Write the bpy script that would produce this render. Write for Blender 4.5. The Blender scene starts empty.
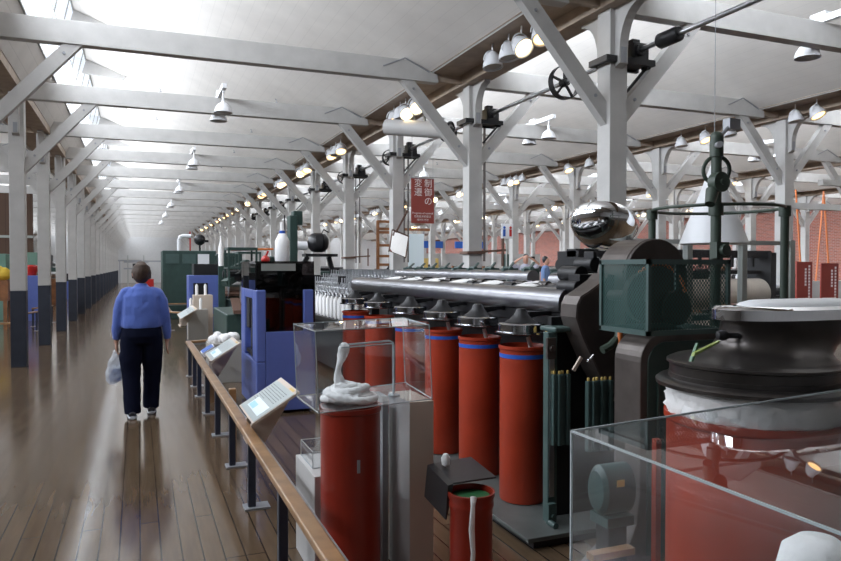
import bpy, bmesh, math, random
from mathutils import Vector, Matrix
R = random.Random(7)
PI = math.pi
sc = bpy.context.scene
C = sc.collection

# ------------------------------------------------------------------ camera, world, light, exposure
EYE = 1.55
YAW = math.radians(21.98)
PITCH = math.atan(14.5 / 700)
cam_d = bpy.data.cameras.new('camera')
cam_d.sensor_width = 36; cam_d.lens = 700 / 841 * 36
cam_d.clip_start = .02; cam_d.clip_end = 400
cam = bpy.data.objects.new('camera', cam_d); C.objects.link(cam)
cam.location = (0, 0, EYE); cam.rotation_euler = (PI / 2 - PITCH, 0, -YAW)
sc.camera = cam
vs = sc.view_settings
vs.view_transform = 'Standard'; vs.look = 'None'; vs.gamma = 1; vs.use_curve_mapping = False
vs.exposure = 0.16
sc.cycles.transparent_max_bounces = 32
w = bpy.data.worlds.new('world'); sc.world = w; w.use_nodes = True
w.node_tree.nodes['Background'].inputs[0].default_value = (.86, .92, 1, 1)
w.node_tree.nodes['Background'].inputs[1].default_value = 1.7

BAYS = [-13.96 + 6.13 * 0, -7.83, -1.7, 4.43, 10.56, 16.69, 22.82]     # left valley of each saw-tooth bay
PITCHY = 3.2
Y0 = 5.9
YA, YB = -7.0, 70.0
for i, x in enumerate(BAYS):                                       # daylight just outside each north light
    a = bpy.data.lights.new('skylight_daylight', 'AREA'); a.shape = 'RECTANGLE'
    a.size = YB - 2; a.size_y = .55; a.energy = 2500 if x > -12 else 1200; a.spread = math.radians(180)
    a.color = (.96, .98, 1)
    o = bpy.data.objects.new('skylight_daylight', a); C.objects.link(o)
    # pane runs from (x+.38, 4.79) to (x+.67, 6.1); push the light out to the left of it
    n = Vector((1.31, 0, -.29)).normalized()                        # into the room
    p = Vector((x + .45, (1.0 + YB) / 2, 5.10)) - n * .12
    zc = -n; xc = Vector((0, 1, 0)); yc = zc.cross(xc)
    o.matrix_world = Matrix.Translation(p) @ Matrix((xc, yc, zc)).transposed().to_4x4()

# ------------------------------------------------------------------ materials
def N(nt, t, **k):
    n = nt.nodes.new(t)
    for a, b in k.items(): setattr(n, a, b)
    return n
def mat(name, col, rough=.6, metal=0, spec=.5, var=.0, vscale=6, bump=0, bscale=40, coat=0, emit=None, es=1, sheen=0, trans=0, aniso=0):
    m = bpy.data.materials.new(name); m.use_nodes = True; nt = m.node_tree
    b = nt.nodes['Principled BSDF']
    col = tuple(col) + (1,)
    b.inputs['Base Color'].default_value = col
    b.inputs['Roughness'].default_value = rough
    b.inputs['Metallic'].default_value = metal
    b.inputs['Specular IOR Level'].default_value = spec
    b.inputs['Coat Weight'].default_value = coat
    b.inputs['Coat Roughness'].default_value = .08
    b.inputs['Sheen Weight'].default_value = sheen
    b.inputs['Transmission Weight'].default_value = trans
    if emit: 
        b.inputs['Emission Color'].default_value = tuple(emit) + (1,); b.inputs['Emission Strength'].default_value = es
    tc = N(nt, 'ShaderNodeTexCoord')
    if var:
        nz = N(nt, 'ShaderNodeTexNoise'); nz.inputs['Scale'].default_value = vscale; nz.inputs['Detail'].default_value = 6
        nt.links.new(tc.outputs['Object'], nz.inputs['Vector'])
        mr = N(nt, 'ShaderNodeMapRange'); mr.inputs[1].default_value = .3; mr.inputs[2].default_value = .7
        mr.inputs[3].default_value = 1 - var; mr.inputs[4].default_value = 1 + var
        nt.links.new(nz.outputs[0], mr.inputs[0])
        mx = N(nt, 'ShaderNodeVectorMath', operation='SCALE'); mx.inputs[0].default_value = col[:3]
        nt.links.new(mr.outputs[0], mx.inputs['Scale']); nt.links.new(mx.outputs[0], b.inputs['Base Color'])
    if bump:
        nz = N(nt, 'ShaderNodeTexNoise'); nz.inputs['Scale'].default_value = bscale; nz.inputs['Detail'].default_value = 4
        nt.links.new(tc.outputs['Object'], nz.inputs['Vector'])
        bp = N(nt, 'ShaderNodeBump'); bp.inputs['Strength'].default_value = bump; bp.inputs['Distance'].default_value = .01
        nt.links.new(nz.outputs[0], bp.inputs['Height']); nt.links.new(bp.outputs[0], b.inputs['Normal'])
    return m
def floor_mat():
    m = mat('varnished_floorboards', (.2, .14, .1), .2, spec=.35); nt = m.node_tree; b = nt.nodes['Principled BSDF']
    tc = N(nt, 'ShaderNodeTexCoord'); mp = N(nt, 'ShaderNodeMapping'); mp.inputs['Rotation'].default_value = (0, 0, PI / 2)
    nt.links.new(tc.outputs['Object'], mp.inputs[0])
    br = N(nt, 'ShaderNodeTexBrick'); br.offset = .37; br.offset_frequency = 3
    br.inputs['Color1'].default_value = (.128, .086, .052, 1); br.inputs['Color2'].default_value = (.108, .072, .044, 1)
    br.inputs['Mortar'].default_value = (.03, .02, .013, 1); br.inputs['Scale'].default_value = 1
    br.inputs['Brick Width'].default_value = 1.9; br.inputs['Row Height'].default_value = .105; br.inputs['Mortar Size'].default_value = .0045
    nt.links.new(mp.outputs[0], br.inputs['Vector'])
    nz = N(nt, 'ShaderNodeTexNoise'); nz.inputs['Scale'].default_value = 3; nz.inputs['Detail'].default_value = 5
    mp2 = N(nt, 'ShaderNodeMapping'); mp2.inputs['Scale'].default_value = (6, .6, 1)
    nt.links.new(tc.outputs['Object'], mp2.inputs[0]); nt.links.new(mp2.outputs[0], nz.inputs['Vector'])
    mr = N(nt, 'ShaderNodeMapRange'); mr.inputs[1].default_value = .3; mr.inputs[2].default_value = .7; mr.inputs[3].default_value = .88; mr.inputs[4].default_value = 1.14
    nt.links.new(nz.outputs[0], mr.inputs[0])
    mx = N(nt, 'ShaderNodeVectorMath', operation='SCALE'); nt.links.new(br.outputs[0], mx.inputs[0]); nt.links.new(mr.outputs[0], mx.inputs['Scale'])
    nt.links.new(mx.outputs[0], b.inputs['Base Color'])
    mr2 = N(nt, 'ShaderNodeMapRange'); mr2.inputs[1].default_value = .3; mr2.inputs[2].default_value = .7; mr2.inputs[3].default_value = .11; mr2.inputs[4].default_value = .17
    nt.links.new(nz.outputs[0], mr2.inputs[0]); nt.links.new(mr2.outputs[0], b.inputs['Roughness'])
    nz2 = N(nt, 'ShaderNodeTexNoise'); nz2.inputs['Scale'].default_value = 1.2; nz2.inputs['Detail'].default_value = 0
    nt.links.new(tc.outputs['Object'], nz2.inputs['Vector'])
    ad = N(nt, 'ShaderNodeMath', operation='MULTIPLY_ADD'); ad.inputs[1].default_value = -.6
    nt.links.new(br.outputs['Fac'], ad.inputs[0]); nt.links.new(nz2.outputs[0], ad.inputs[2])
    bp = N(nt, 'ShaderNodeBump'); bp.inputs['Strength'].default_value = .12; bp.inputs['Distance'].default_value = .004
    nt.links.new(ad.outputs[0], bp.inputs['Height']); nt.links.new(bp.outputs[0], b.inputs['Normal'])
    return m
def board_mat(name, col, axis, pitch, rough=.75, line=.72, var=.05):
    """painted boards: thin seams every `pitch` metres along `axis`"""
    m = mat(name, col, rough, var=var, vscale=2.5); nt = m.node_tree; b = nt.nodes['Principled BSDF']
    tc = N(nt, 'ShaderNodeTexCoord'); sp = N(nt, 'ShaderNodeSeparateXYZ'); nt.links.new(tc.outputs['Object'], sp.inputs[0])
    dv = N(nt, 'ShaderNodeMath', operation='DIVIDE'); dv.inputs[1].default_value = pitch; nt.links.new(sp.outputs[axis], dv.inputs[0])
    fr = N(nt, 'ShaderNodeMath', operation='FRACT'); nt.links.new(dv.outputs[0], fr.inputs[0])
    gt = N(nt, 'ShaderNodeMath', operation='GREATER_THAN'); gt.inputs[1].default_value = .965; nt.links.new(fr.outputs[0], gt.inputs[0])
    src = b.inputs['Base Color'].links[0].from_socket
    mr = N(nt, 'ShaderNodeMapRange'); mr.inputs[3].default_value = 1; mr.inputs[4].default_value = line; nt.links.new(gt.outputs[0], mr.inputs[0])
    mx = N(nt, 'ShaderNodeVectorMath', operation='SCALE'); nt.links.new(src, mx.inputs[0]); nt.links.new(mr.outputs[0], mx.inputs['Scale'])
    nt.links.new(mx.outputs[0], b.inputs['Base Color'])
    return m
def brick_mat():
    m = mat('red_brick', (.3, .1, .07), .85); nt = m.node_tree; b = nt.nodes['Principled BSDF']
    tc = N(nt, 'ShaderNodeTexCoord'); mp = N(nt, 'ShaderNodeMapping'); mp.inputs['Rotation'].default_value = (PI / 2, 0, PI / 2)
    sp = N(nt, 'ShaderNodeSeparateXYZ'); cb = N(nt, 'ShaderNodeCombineXYZ')
    nt.links.new(tc.outputs['Object'], sp.inputs[0]); nt.links.new(sp.outputs['Y'], cb.inputs['X']); nt.links.new(sp.outputs['Z'], cb.inputs['Y'])
    br = N(nt, 'ShaderNodeTexBrick'); br.inputs['Color1'].default_value = (.32, .10, .07, 1); br.inputs['Color2'].default_value = (.22, .075, .055, 1)
    br.inputs['Mortar'].default_value = (.35, .30, .27, 1); br.inputs['Scale'].default_value = 1
    br.inputs['Brick Width'].default_value = .22; br.inputs['Row Height'].default_value = .07; br.inputs['Mortar Size'].default_value = .006
    nt.links.new(cb.outputs[0], br.inputs['Vector']); nt.links.new(br.outputs[0], b.inputs['Base Color'])
    return m
def clear_mat(name, tint=(.97, .985, 1), refl=1.0, ior=1.49, base=0.0, haze=0.0, hazecol=(.8, .85, .9)):
    m = bpy.data.materials.new(name); m.use_nodes = True; nt = m.node_tree; nt.nodes.clear()
    out = N(nt, 'ShaderNodeOutputMaterial'); tr = N(nt, 'ShaderNodeBsdfTransparent'); tr.inputs[0].default_value = tint + (1,)
    gl = N(nt, 'ShaderNodeBsdfGlossy'); gl.inputs['Roughness'].default_value = .01; gl.inputs[0].default_value = (refl, refl, refl, 1)
    fr = N(nt, 'ShaderNodeFresnel'); fr.inputs[0].default_value = ior
    mx = N(nt, 'ShaderNodeMixShader'); ge = N(nt, 'ShaderNodeNewGeometry'); mb = N(nt, 'ShaderNodeMath', operation='MULTIPLY'); ib = N(nt, 'ShaderNodeMath', operation='SUBTRACT'); ib.inputs[0].default_value = 1
    nt.links.new(ge.outputs['Backfacing'], ib.inputs[1]); nt.links.new(fr.outputs[0], mb.inputs[0]); nt.links.new(ib.outputs[0], mb.inputs[1])
    nt.links.new(mb.outputs[0], mx.inputs[0]); nt.links.new(tr.outputs[0], mx.inputs[1]); nt.links.new(gl.outputs[0], mx.inputs[2])
    last = mx
    if haze:
        df = N(nt, 'ShaderNodeBsdfDiffuse'); df.inputs[0].default_value = hazecol + (1,)
        m2 = N(nt, 'ShaderNodeMixShader'); m2.inputs[0].default_value = haze
        nt.links.new(mx.outputs[0], m2.inputs[1]); nt.links.new(df.outputs[0], m2.inputs[2]); last = m2
    nt.links.new(last.outputs[0], out.inputs[0])
    return m
def perforated_mat(col):
    m = mat('perforated_green_sheet', col, .5, var=.1); nt = m.node_tree; b = nt.nodes['Principled BSDF']
    tc = N(nt, 'ShaderNodeTexCoord'); sp = N(nt, 'ShaderNodeSeparateXYZ'); nt.links.new(tc.outputs['Object'], sp.inputs[0])
    sxy = N(nt, 'ShaderNodeMath', operation='ADD'); nt.links.new(sp.outputs[0], sxy.inputs[0]); nt.links.new(sp.outputs[1], sxy.inputs[1])
    def frac_dist(off):
        outs = []
        for k, (src, p) in enumerate(((sxy.outputs[0], .019), (sp.outputs[2], .0225))):
            d = N(nt, 'ShaderNodeMath', operation='DIVIDE'); d.inputs[1].default_value = p; nt.links.new(src, d.inputs[0])
            a = N(nt, 'ShaderNodeMath', operation='ADD'); a.inputs[1].default_value = off; nt.links.new(d.outputs[0], a.inputs[0])
            f = N(nt, 'ShaderNodeMath', operation='FRACT'); nt.links.new(a.outputs[0], f.inputs[0])
            s = N(nt, 'ShaderNodeMath', operation='SUBTRACT'); s.inputs[1].default_value = .5; nt.links.new(f.outputs[0], s.inputs[0])
            q = N(nt, 'ShaderNodeMath', operation='MULTIPLY'); nt.links.new(s.outputs[0], q.inputs[0]); nt.links.new(s.outputs[0], q.inputs[1])
            outs.append(q.outputs[0])
        a = N(nt, 'ShaderNodeMath', operation='ADD'); nt.links.new(outs[0], a.inputs[0]); nt.links.new(outs[1], a.inputs[1])
        return a.outputs[0]
    mn = N(nt, 'ShaderNodeMath', operation='MINIMUM'); nt.links.new(frac_dist(10.0), mn.inputs[0]); nt.links.new(frac_dist(10.5), mn.inputs[1])
    gt = N(nt, 'ShaderNodeMath', operation='GREATER_THAN'); gt.inputs[1].default_value = .092; nt.links.new(mn.outputs[0], gt.inputs[0])
    nt.links.new(gt.outputs[0], b.inputs['Alpha'])
    return m

M = dict(
    white_timber=mat('white_painted_timber', (.47, .46, .445), .6, var=.07, vscale=5, bump=.15, bscale=30),
    navy=mat('navy_painted_timber', (.022, .027, .042), .5, var=.15),
    ceiling=board_mat('ceiling_boards', (.80, .77, .73), 0, .15, line=.90, var=.04),
    taupe=mat('taupe_timber', (.36, .28, .215), .6, var=.15),
    panelwhite=board_mat('skylight_apron_boards', (.50, .47, .44), 2, .22, line=.8),
    floor=floor_mat(), brick=brick_mat(),
    plaster=mat('grey_plaster', (.50, .50, .50), .8, var=.04),
    darkwood=board_mat('dark_wood_slats', (.085, .045, .028), 0, .25, line=.4),
    window_steel=mat('window_steel', (.28, .29, .28), .5),
    pane=clear_mat('window_pane', (.95, .97, 1), 1, 1.45),
    acrylic=clear_mat('clear_acrylic', (.97, .98, .985), 1, 1.49, haze=.008),
    acrylic_edge=mat('acrylic_cut_edge', (.42, .47, .49), .2, spec=.8),
    red_can=mat('red_fibre_can', (.35, .038, .014), .42, spec=.35, var=.18, vscale=3, coat=.08),
    red_dark=mat('dark_red_can', (.24, .020, .009), .36, spec=.35, var=.15, vscale=3, coat=.15),
    stripe=mat('blue_stripe_paint', (.02, .10, .5), .4),
    inside=mat('can_inside', (.04, .014, .01), .8),
    chrome=mat('polished_chrome', (.55, .56, .58), .13, 1), darksteel=mat('dull_roller_steel', (.30, .30, .32), .30, 1, var=.1),
    mirror=mat('mirror_chrome', (.92, .93, .95), .02, 1),
    steel=mat('brushed_steel', (.55, .56, .58), .28, 1, var=.15, vscale=12),
    pewter=mat('dark_cast_iron', (.075, .067, .063), .30, .75, var=.3, vscale=5),
    iron=mat('black_iron', (.018, .018, .02), .45, .3, var=.2),
    brownpaint=mat('dark_brown_cover', (.050, .040, .036), .42, .2, var=.2, vscale=8),
    browngrey=mat('worn_grey_cover_edge', (.10, .085, .078), .4, .55, var=.2, vscale=8),
    teal=mat('grey_green_enamel', (.055, .095, .090), .42, var=.12),
    deepgreen=mat('deep_green_enamel', (.026, .056, .048), .45, var=.15),
    postgreen=mat('post_green_enamel', (.042, .060, .045), .45, var=.1),
    perf=perforated_mat((.035, .09, .082)),
    orange=mat('orange_paint', (.62, .18, .05), .45),
    darkleather=mat('dark_leather_belt', (.045, .028, .022), .6), leather=mat('leather_belt', (.12, .065, .045), .6),
    blue=mat('periwinkle_enamel', (.10, .145, .42), .38, var=.05),
    blackpanel=clear_mat('smoked_glass', (.22, .20, .20), .9, 1.5),
    black=mat('satin_black', (.014, .014, .016), .35),
    wood=mat('oiled_rail_wood', (.33, .185, .085), .32, var=.25, vscale=9, coat=.3),
    navysteel=mat('navy_steel', (.025, .032, .055), .4),
    galv=mat('grey_steel_plate', (.30, .31, .33), .45, .3),
    beige=mat('beige_laminate', (.56, .47, .39), .5, var=.02),
    palegrey=mat('pale_grey_duct_and_lit_side', (.52, .51, .50), .5), greige=mat('greige_laminate', (.34, .32, .29), .5, var=.03),
    paper=mat('printed_sheet', (.34, .39, .39), .4), ink=mat('printed_text', (.12, .13, .13), .5),
    photo=mat('printed_photo_label', (.70, .80, .84), .3), cyan=mat('cyan_print', (.25, .58, .68), .3),
    cotton=mat('raw_cotton', (.86, .85, .84), .95, sheen=.3, bump=.6, bscale=30),
    whiteplastic=mat('white_enamel', (.74, .75, .77), .35),
    lampgrey=mat('lamp_inside', (.35, .33, .31), .5),
    lens_warm=mat('lit_warm_lens', (.9, .8, .6), .3, emit=(1, .62, .26), es=3.5),
    lens_white=mat('lit_bright_lens', (1, 1, 1), .3, emit=(1, .76, .42), es=6),
    lens_off=mat('unlit_lens', (.45, .43, .40), .2, spec=.8),
    banner=mat('red_banner', (.30, .055, .042), .6), bannertext=mat('pink_white_lettering', (.85, .74, .72), .6),
    skin=mat('skin', (.52, .29, .21), .5), hair=mat('brown_hair', (.055, .03, .018), .55, bump=.8, bscale=60, var=.3, vscale=30),
    sweater=mat('periwinkle_knit', (.085, .15, .50), .85, sheen=.25, bump=.25, bscale=120),
    trousers=mat('navy_trousers', (.006, .008, .022), .9, spec=.1),
    shoe=mat('dark_shoe_leather', (.05, .05, .065), .5), sole=mat('pale_sole', (.55, .58, .62), .5),
    bag=clear_mat('thin_white_plastic', (.85, .9, .95), .6, 1.4, haze=.38, hazecol=(.92, .95, 1)),
    bagprint=mat('blue_package', (.10, .20, .45), .5), yellow=mat('yellow_cloth', (.70, .48, .05), .7),
    concrete=mat('machine_base_plate', (.13, .145, .14), .45, .3, var=.15),
    greycol=mat('grey_aluminium_frame', (.34, .36, .34), .4, .3), redpot=mat('red_enamel', (.45, .02, .015), .3),
    sage=mat('sage_partition', (.15, .28, .22), .6), ochre=mat('ochre_panel', (.60, .43, .13), .6),
    royal=mat('royal_blue_panel', (.02, .10, .42), .5), brownmach=mat('brown_timber_machine', (.24, .10, .04), .5, var=.3),
    offwhite=mat('off_white_partition', (.48, .47, .46), .7), cloth=mat('woven_cloth', (.50, .43, .36), .8, var=.1),
    limeplastic=mat('yellow_green_plastic', (.28, .36, .08), .35), greenplastic=mat('green_plastic', (.03, .13, .05), .35),
    denim=mat('light_blue_shirt', (.16, .26, .48), .8), pale=mat('pale_shirt', (.42, .42, .50), .8),
)

# ------------------------------------------------------------------ mesh builder
class MB:
    def __init__(s): s.b = bmesh.new(); s.mi = 0; s.T = Matrix.Identity(4); s.smooth = False
    def _v(s, p): return s.b.verts.new(s.T @ Vector(p))
    def _f(s, vs_, smooth=False):
        try: f = s.b.faces.new(vs_)
        except ValueError: return
        f.material_index = s.mi; f.smooth = smooth
    def box(s, x0, x1, y0, y1, z0, z1):
        v = [s._v((x, y, z)) for z in (z0, z1) for y in (y0, y1) for x in (x0, x1)]
        for q in ((0, 2, 3, 1), (4, 5, 7, 6), (0, 1, 5, 4), (2, 6, 7, 3), (0, 4, 6, 2), (1, 3, 7, 5)): s._f([v[i] for i in q])
        return s
    def hexa(s, lo, hi):
        v = [s._v(p) for p in lo] + [s._v(p) for p in hi]; n = len(lo)
        s._f([v[i] for i in reversed(range(n))]); s._f([v[n + i] for i in range(n)])
        for i in range(n): j = (i + 1) % n; s._f([v[i], v[j], v[n + j], v[n + i]])
        return s
    def prism(s, poly, axis, a, b, smooth=False):
        """poly: 2-D outline; axis 0: (y,z), 1: (x,z), 2: (x,y); extruded a..b"""
        def P(u, v, t): return {0: (t, u, v), 1: (u, t, v), 2: (u, v, t)}[axis]
        A = [s._v(P(u, v, a)) for u, v in poly]; B = [s._v(P(u, v, b)) for u, v in poly]; n = len(poly)
        s._f(A); s._f(list(reversed(B)))
        for i in range(n): j = (i + 1) % n; s._f([A[j], A[i], B[i], B[j]], smooth)
        return s
    def loft(s, pts, rads, seg=16, ref=(1, 0, 0), smooth=True, caps=True, pw=2.0):
        pts = [Vector(p) for p in pts]; ref = Vector(ref); rings = []
        for i, p in enumerate(pts):
            t = (pts[min(i + 1, len(pts) - 1)] - pts[max(i - 1, 0)])
            t = t.normalized() if t.length > 1e-9 else Vector((0, 0, 1))
            u = ref - ref.dot(t) * t
            if u.length < 1e-4: u = Vector((0, 1, 0)) - t.y * t
            u.normalize(); v = t.cross(u)
            r = rads[i]; rx, ry = r if isinstance(r, tuple) else (r, r)
            ring = []
            for k in range(seg):
                a = 2 * PI * k / seg; c, d = math.cos(a), math.sin(a)
                e = 2 / pw; cc = math.copysign(abs(c) ** e, c); dd = math.copysign(abs(d) ** e, d)
                ring.append(s._v(p + u * rx * cc + v * ry * dd))
            rings.append(ring)
        for A, B in zip(rings, rings[1:]):
            for k in range(seg): j = (k + 1) % seg; s._f([A[k], A[j], B[j], B[k]], smooth)
        if caps: s._f(list(reversed(rings[0]))); s._f(rings[-1])
        return s
    def tube(s, pts, r, seg=10): return s.loft(pts, [r] * len(pts), seg, ref=(.31, .2, .93))
    def cyl(s, p, q, r, r2=None, seg=24): return s.loft([p, q], [r, r if r2 is None else r2], seg, ref=(.01, .02, 1) if abs(q[2] - p[2]) < 1e-6 else (1, 0, 0))
    def bar(s, p, q, w, h):
        """rectangular bar p-q, w across, h upward"""
        p, q = Vector(p), Vector(q); t = (q - p).normalized(); up = Vector((0, 0, 1))
        if abs(t.z) > .99: up = Vector((0, 1, 0))
        u = t.cross(up).normalized(); v = u.cross(t)
        lo = [p + u * a * w / 2 + v * b * h / 2 for a, b in ((-1, -1), (1, -1), (1, 1), (-1, 1))]
        return s.hexa(lo, [x + (q - p) for x in lo])
    def lathe(s, prof, c=(0, 0, 0), seg=32, axis=None, smooth=True):
        T0 = s.T
        if axis is not None:
            s.T = T0 @ Matrix.Translation(c) @ Vector(axis).to_track_quat('Z', 'Y').to_matrix().to_4x4(); c = (0, 0, 0)
        rings = []
        for r, z in prof:
            if r < 1e-5: rings.append([s._v((c[0], c[1], c[2] + z))])
            else: rings.append([s._v((c[0] + r * math.cos(2 * PI * k / seg), c[1] + r * math.sin(2 * PI * k / seg), c[2] + z)) for k in range(seg)])
        for A, B in zip(rings, rings[1:]):
            for k in range(seg):
                j = (k + 1) % seg
                if len(A) == 1 and len(B) == 1: continue
                if len(A) == 1: s._f([A[0], B[j], B[k]], smooth)
                elif len(B) == 1: s._f([A[k], A[j], B[0]], smooth)
                else: s._f([A[k], A[j], B[j], B[k]], smooth)
        s.T = T0
        return s
    def ball(s, c, r, seg=20, sc_=(1, 1, 1)):
        n = 10; T0 = s.T; s.T = T0 @ Matrix.Translation(c) @ Matrix.Diagonal(sc_ + (1,))
        s.lathe([(r * math.sin(PI * i / n), -r * math.cos(PI * i / n)) for i in range(n + 1)], seg=seg); s.T = T0
        return s
    def torus(s, c, R_, r, axis=(0, 0, 1), seg=32, arc=(0, 2 * PI), rs=8):
        q = Vector(axis).to_track_quat('Z', 'Y').to_matrix(); full = abs(arc[1] - arc[0] - 2 * PI) < 1e-6
        n = seg; rings = []
        for i in range(n if full else n + 1):
            a = arc[0] + (arc[1] - arc[0]) * i / n
            rings.append([s._v(Vector(c) + q @ Vector(((R_ + r * math.cos(b)) * math.cos(a), (R_ + r * math.cos(b)) * math.sin(a), r * math.sin(b)))) for b in [2 * PI * k / rs for k in range(rs)]])
        pr_ = list(zip(rings, rings[1:])) + ([(rings[-1], rings[0])] if full else [])
        for A, B in pr_:
            for k in range(rs): j = (k + 1) % rs; s._f([A[k], B[k], B[j], A[j]], True)
        return s
    def m(s, i): s.mi = i; return s
    def build(s, name, mats, parent=None, bevel=0, auto=True):
        bmesh.ops.recalc_face_normals(s.b, faces=s.b.faces)
        me = bpy.data.meshes.new(name); s.b.to_mesh(me); s.b.free()
        for x in (mats if isinstance(mats, (list, tuple)) else [mats]): me.materials.append(M[x] if isinstance(x, str) else x)
        if any(p.use_smooth for p in me.polygons): me.set_sharp_from_angle(angle=math.radians(42))
        o = bpy.data.objects.new(name, me); C.objects.link(o)
        if parent is not None: o.parent = parent
        if bevel:
            b = o.modifiers.new('bevel', 'BEVEL'); b.width = bevel; b.segments = 2; b.limit_method = 'ANGLE'; b.angle_limit = math.radians(40)
        return o
def tag(o, label=None, cat=None, group=None, kind=None):
    if label: o['label'] = label
    if cat: o['category'] = cat
    if group: o['group'] = group
    if kind: o['kind'] = kind
    return o
def thing(name, label, cat, loc=(0, 0, 0), rz=0, group=None):
    o = bpy.data.objects.new(name, None); C.objects.link(o); o.location = loc; o.rotation_euler = (0, 0, rz); o.empty_display_size = .1
    return tag(o, label, cat, group)
KIDS = {}
def dup(root, loc=None, rz=None, label=None, group=None, parent=None):
    kids = [c for c in bpy.data.objects if c.parent == root] if root.name not in KIDS else KIDS[root.name]
    KIDS[root.name] = kids
    c = root.copy(); C.objects.link(c)
    if parent is not None: c.parent = parent
    if loc is not None: c.location = loc
    if rz is not None: c.rotation_euler = (0, 0, rz)
    if label: c['label'] = label
    if group: c['group'] = group
    for k in kids: dup(k, parent=c)
    return c
cY, sY = math.cos(YAW), math.sin(YAW)
def in_view(x, y, z=1.5, margin=40):
    r = x * cY - y * sY; d = x * sY + y * cY
    if d < .5: return False
    px = 420.5 + 700 * r / d
    return -margin < px < 841 + margin

_cnt = {}
ORDW = 'first second third fourth fifth sixth seventh eighth ninth tenth eleventh twelfth thirteenth fourteenth fifteenth sixteenth seventeenth eighteenth nineteenth twentieth'.split()
def ordinal(key):
    n = _cnt[key] = _cnt.get(key, 0) + 1
    if n <= 20: return ORDW[n - 1]
    return ('twenty-' if n < 30 else 'thirty-' if n < 40 else 'forty-') + (ORDW[n % 10 - 1] if n % 10 else 'tenth')
# ------------------------------------------------------------------ the setting
XR = 28.95
tag(MB().box(-14.2, XR + .2, YA, YB, -.2, 0).build('floor', 'floor'), kind='structure')
tag(MB().box(-14.2, XR + .2, YB, YB + .25, 0, 8).build('wall_end', 'plaster'), kind='structure')
tag(MB().box(-14.2, XR + .2, YA - .25, YA, 0, 8).build('wall_back', 'plaster'), kind='structure')
tag(MB().box(XR, XR + .25, YA, YB, 0, 8).build('wall_right', 'brick'), kind='structure')
tag(MB().box(-14.25, -13.96, YA, YB, 0, 8).build('wall_left', 'plaster'), kind='structure')
for x in BAYS:
    # sloping ceiling, 60 mm thick, from ridge to valley
    tag(MB().prism([(x + .67, 6.10), (x + 5.52, 4.25), (x + 5.55, 4.40), (x + .67, 6.25)], 1, YA, YB).build('ceiling', 'ceiling'), kind='structure')
    tag(MB().prism([(x + .14, 4.25), (x + .38, 4.79), (x + .32, 4.79), (x + .08, 4.25)], 1, YA, YB).build('trim_apron', 'panelwhite'), kind='structure')
    tag(MB().prism([(x + 5.50, 4.25), (x + 6.02, 4.27), (x + 6.02, 4.40), (x + 5.50, 4.40)], 1, YA, YB).build('trim_soffit', 'taupe'), kind='structure')
    tag(MB().prism([(x + 5.515, 4.252), (x + 5.53, 4.235), (x + 5.55, 4.25)], 1, YA, YB).build('trim_fascia', 'white_timber'), kind='structure')
    # glazing: frame with mullions and transoms, one long pane
    f = MB()
    def pt(t, off=0): return (x + .38 + .29 * t - off * .97, 4.79 + 1.31 * t + off * .21)
    for t in (0.0, .5, 1.0):
        a, b_ = pt(t, -.03), pt(t, .03); f.bar(((a[0] + b_[0]) / 2, 1.0, (a[1] + b_[1]) / 2), ((a[0] + b_[0]) / 2, YB, (a[1] + b_[1]) / 2), .03, .03)
    yy = YA
    while yy < YB:
        if yy > 1.2: f.bar((pt(0)[0], yy, pt(0)[1]), (pt(1)[0], yy, pt(1)[1]), .018, .018)
        yy += 1.0667
    wf = tag(f.build('window_%d' % (BAYS.index(x) + 1), 'window_steel'), kind='structure')
    g = MB(); a, b_ = pt(0), pt(1)
    g.hexa([(a[0] - .004, 1.0, a[1]), (a[0] + .004, 1.0, a[1]), (a[0] + .004, YB, a[1]), (a[0] - .004, YB, a[1])],
           [(b_[0] - .004, 1.0, b_[1]), (b_[0] + .004, 1.0, b_[1]), (b_[0] + .004, YB, b_[1]), (b_[0] - .004, YB, b_[1])])
    g.build('pane', 'pane', wf)
    tag(MB().prism([(a[0] - .03, a[1]), (a[0] + .03, a[1]), (b_[0] + .03, b_[1]), (b_[0] - .03, b_[1])], 1, YA, 1.0).build('trim_added_light_block', 'panelwhite'), kind='structure')  # unseen boards added over and behind the camera to keep the foreground darker
for x in BAYS[1:]:
    tag(MB().prism([(x - .13, 4.12), (x + .13, 4.12), (x + .13, 4.42), (x - .13, 4.42)], 1, YA, YB).build('beam', 'taupe'), kind='structure')

# columns with curved brackets and diagonal braces
def make_column():
    c = MB(); c.box(-.105, .105, -.105, .105, 1.17, 4.12).m(1).box(-.107, .107, -.107, .107, 0, 1.17)
    o = c.build('column', ['white_timber', 'navy'], bevel=.006)
    for s in (-1, 1):
        b = MB(); b.prism([(s * .105, 2.97), (s * .105, 3.20), (s * .92, 4.11), (s * 1.12, 4.11)], 1, -.05, .05)
        b.m(1).cyl((s * .24, -.062, 3.25), (s * .24, .0, 3.25), .018, seg=8).cyl((s * .93, -.062, 4.0), (s * .93, 0, 4.0), .018, seg=8)
        b.build('brace', ['white_timber', 'galv'], o)
    for s in (-1, 1):
        pts = [(s * .105, 4.12), (s * .47, 4.12), (s * .47, 4.09)]
        for k in range(1, 9):
            a = PI / 2 * k / 8
            pts.append((s * (.47 - .29 * math.sin(a)), 3.68 + .41 * math.cos(a)))
        pts += [(s * .18, 3.56), (s * .105, 3.53)]
        b = MB(); b.prism(pts, 0, -.05, .05); b.m(1).box(-.03, .03, s * .18 - .008, s * .18 + .008, 3.57, 3.72)
        b.build('bracket', ['white_timber', 'galv'], o)
    return o
col0 = make_column()
tag(col0, 'x', 'column', 'x', 'structure')
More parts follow.
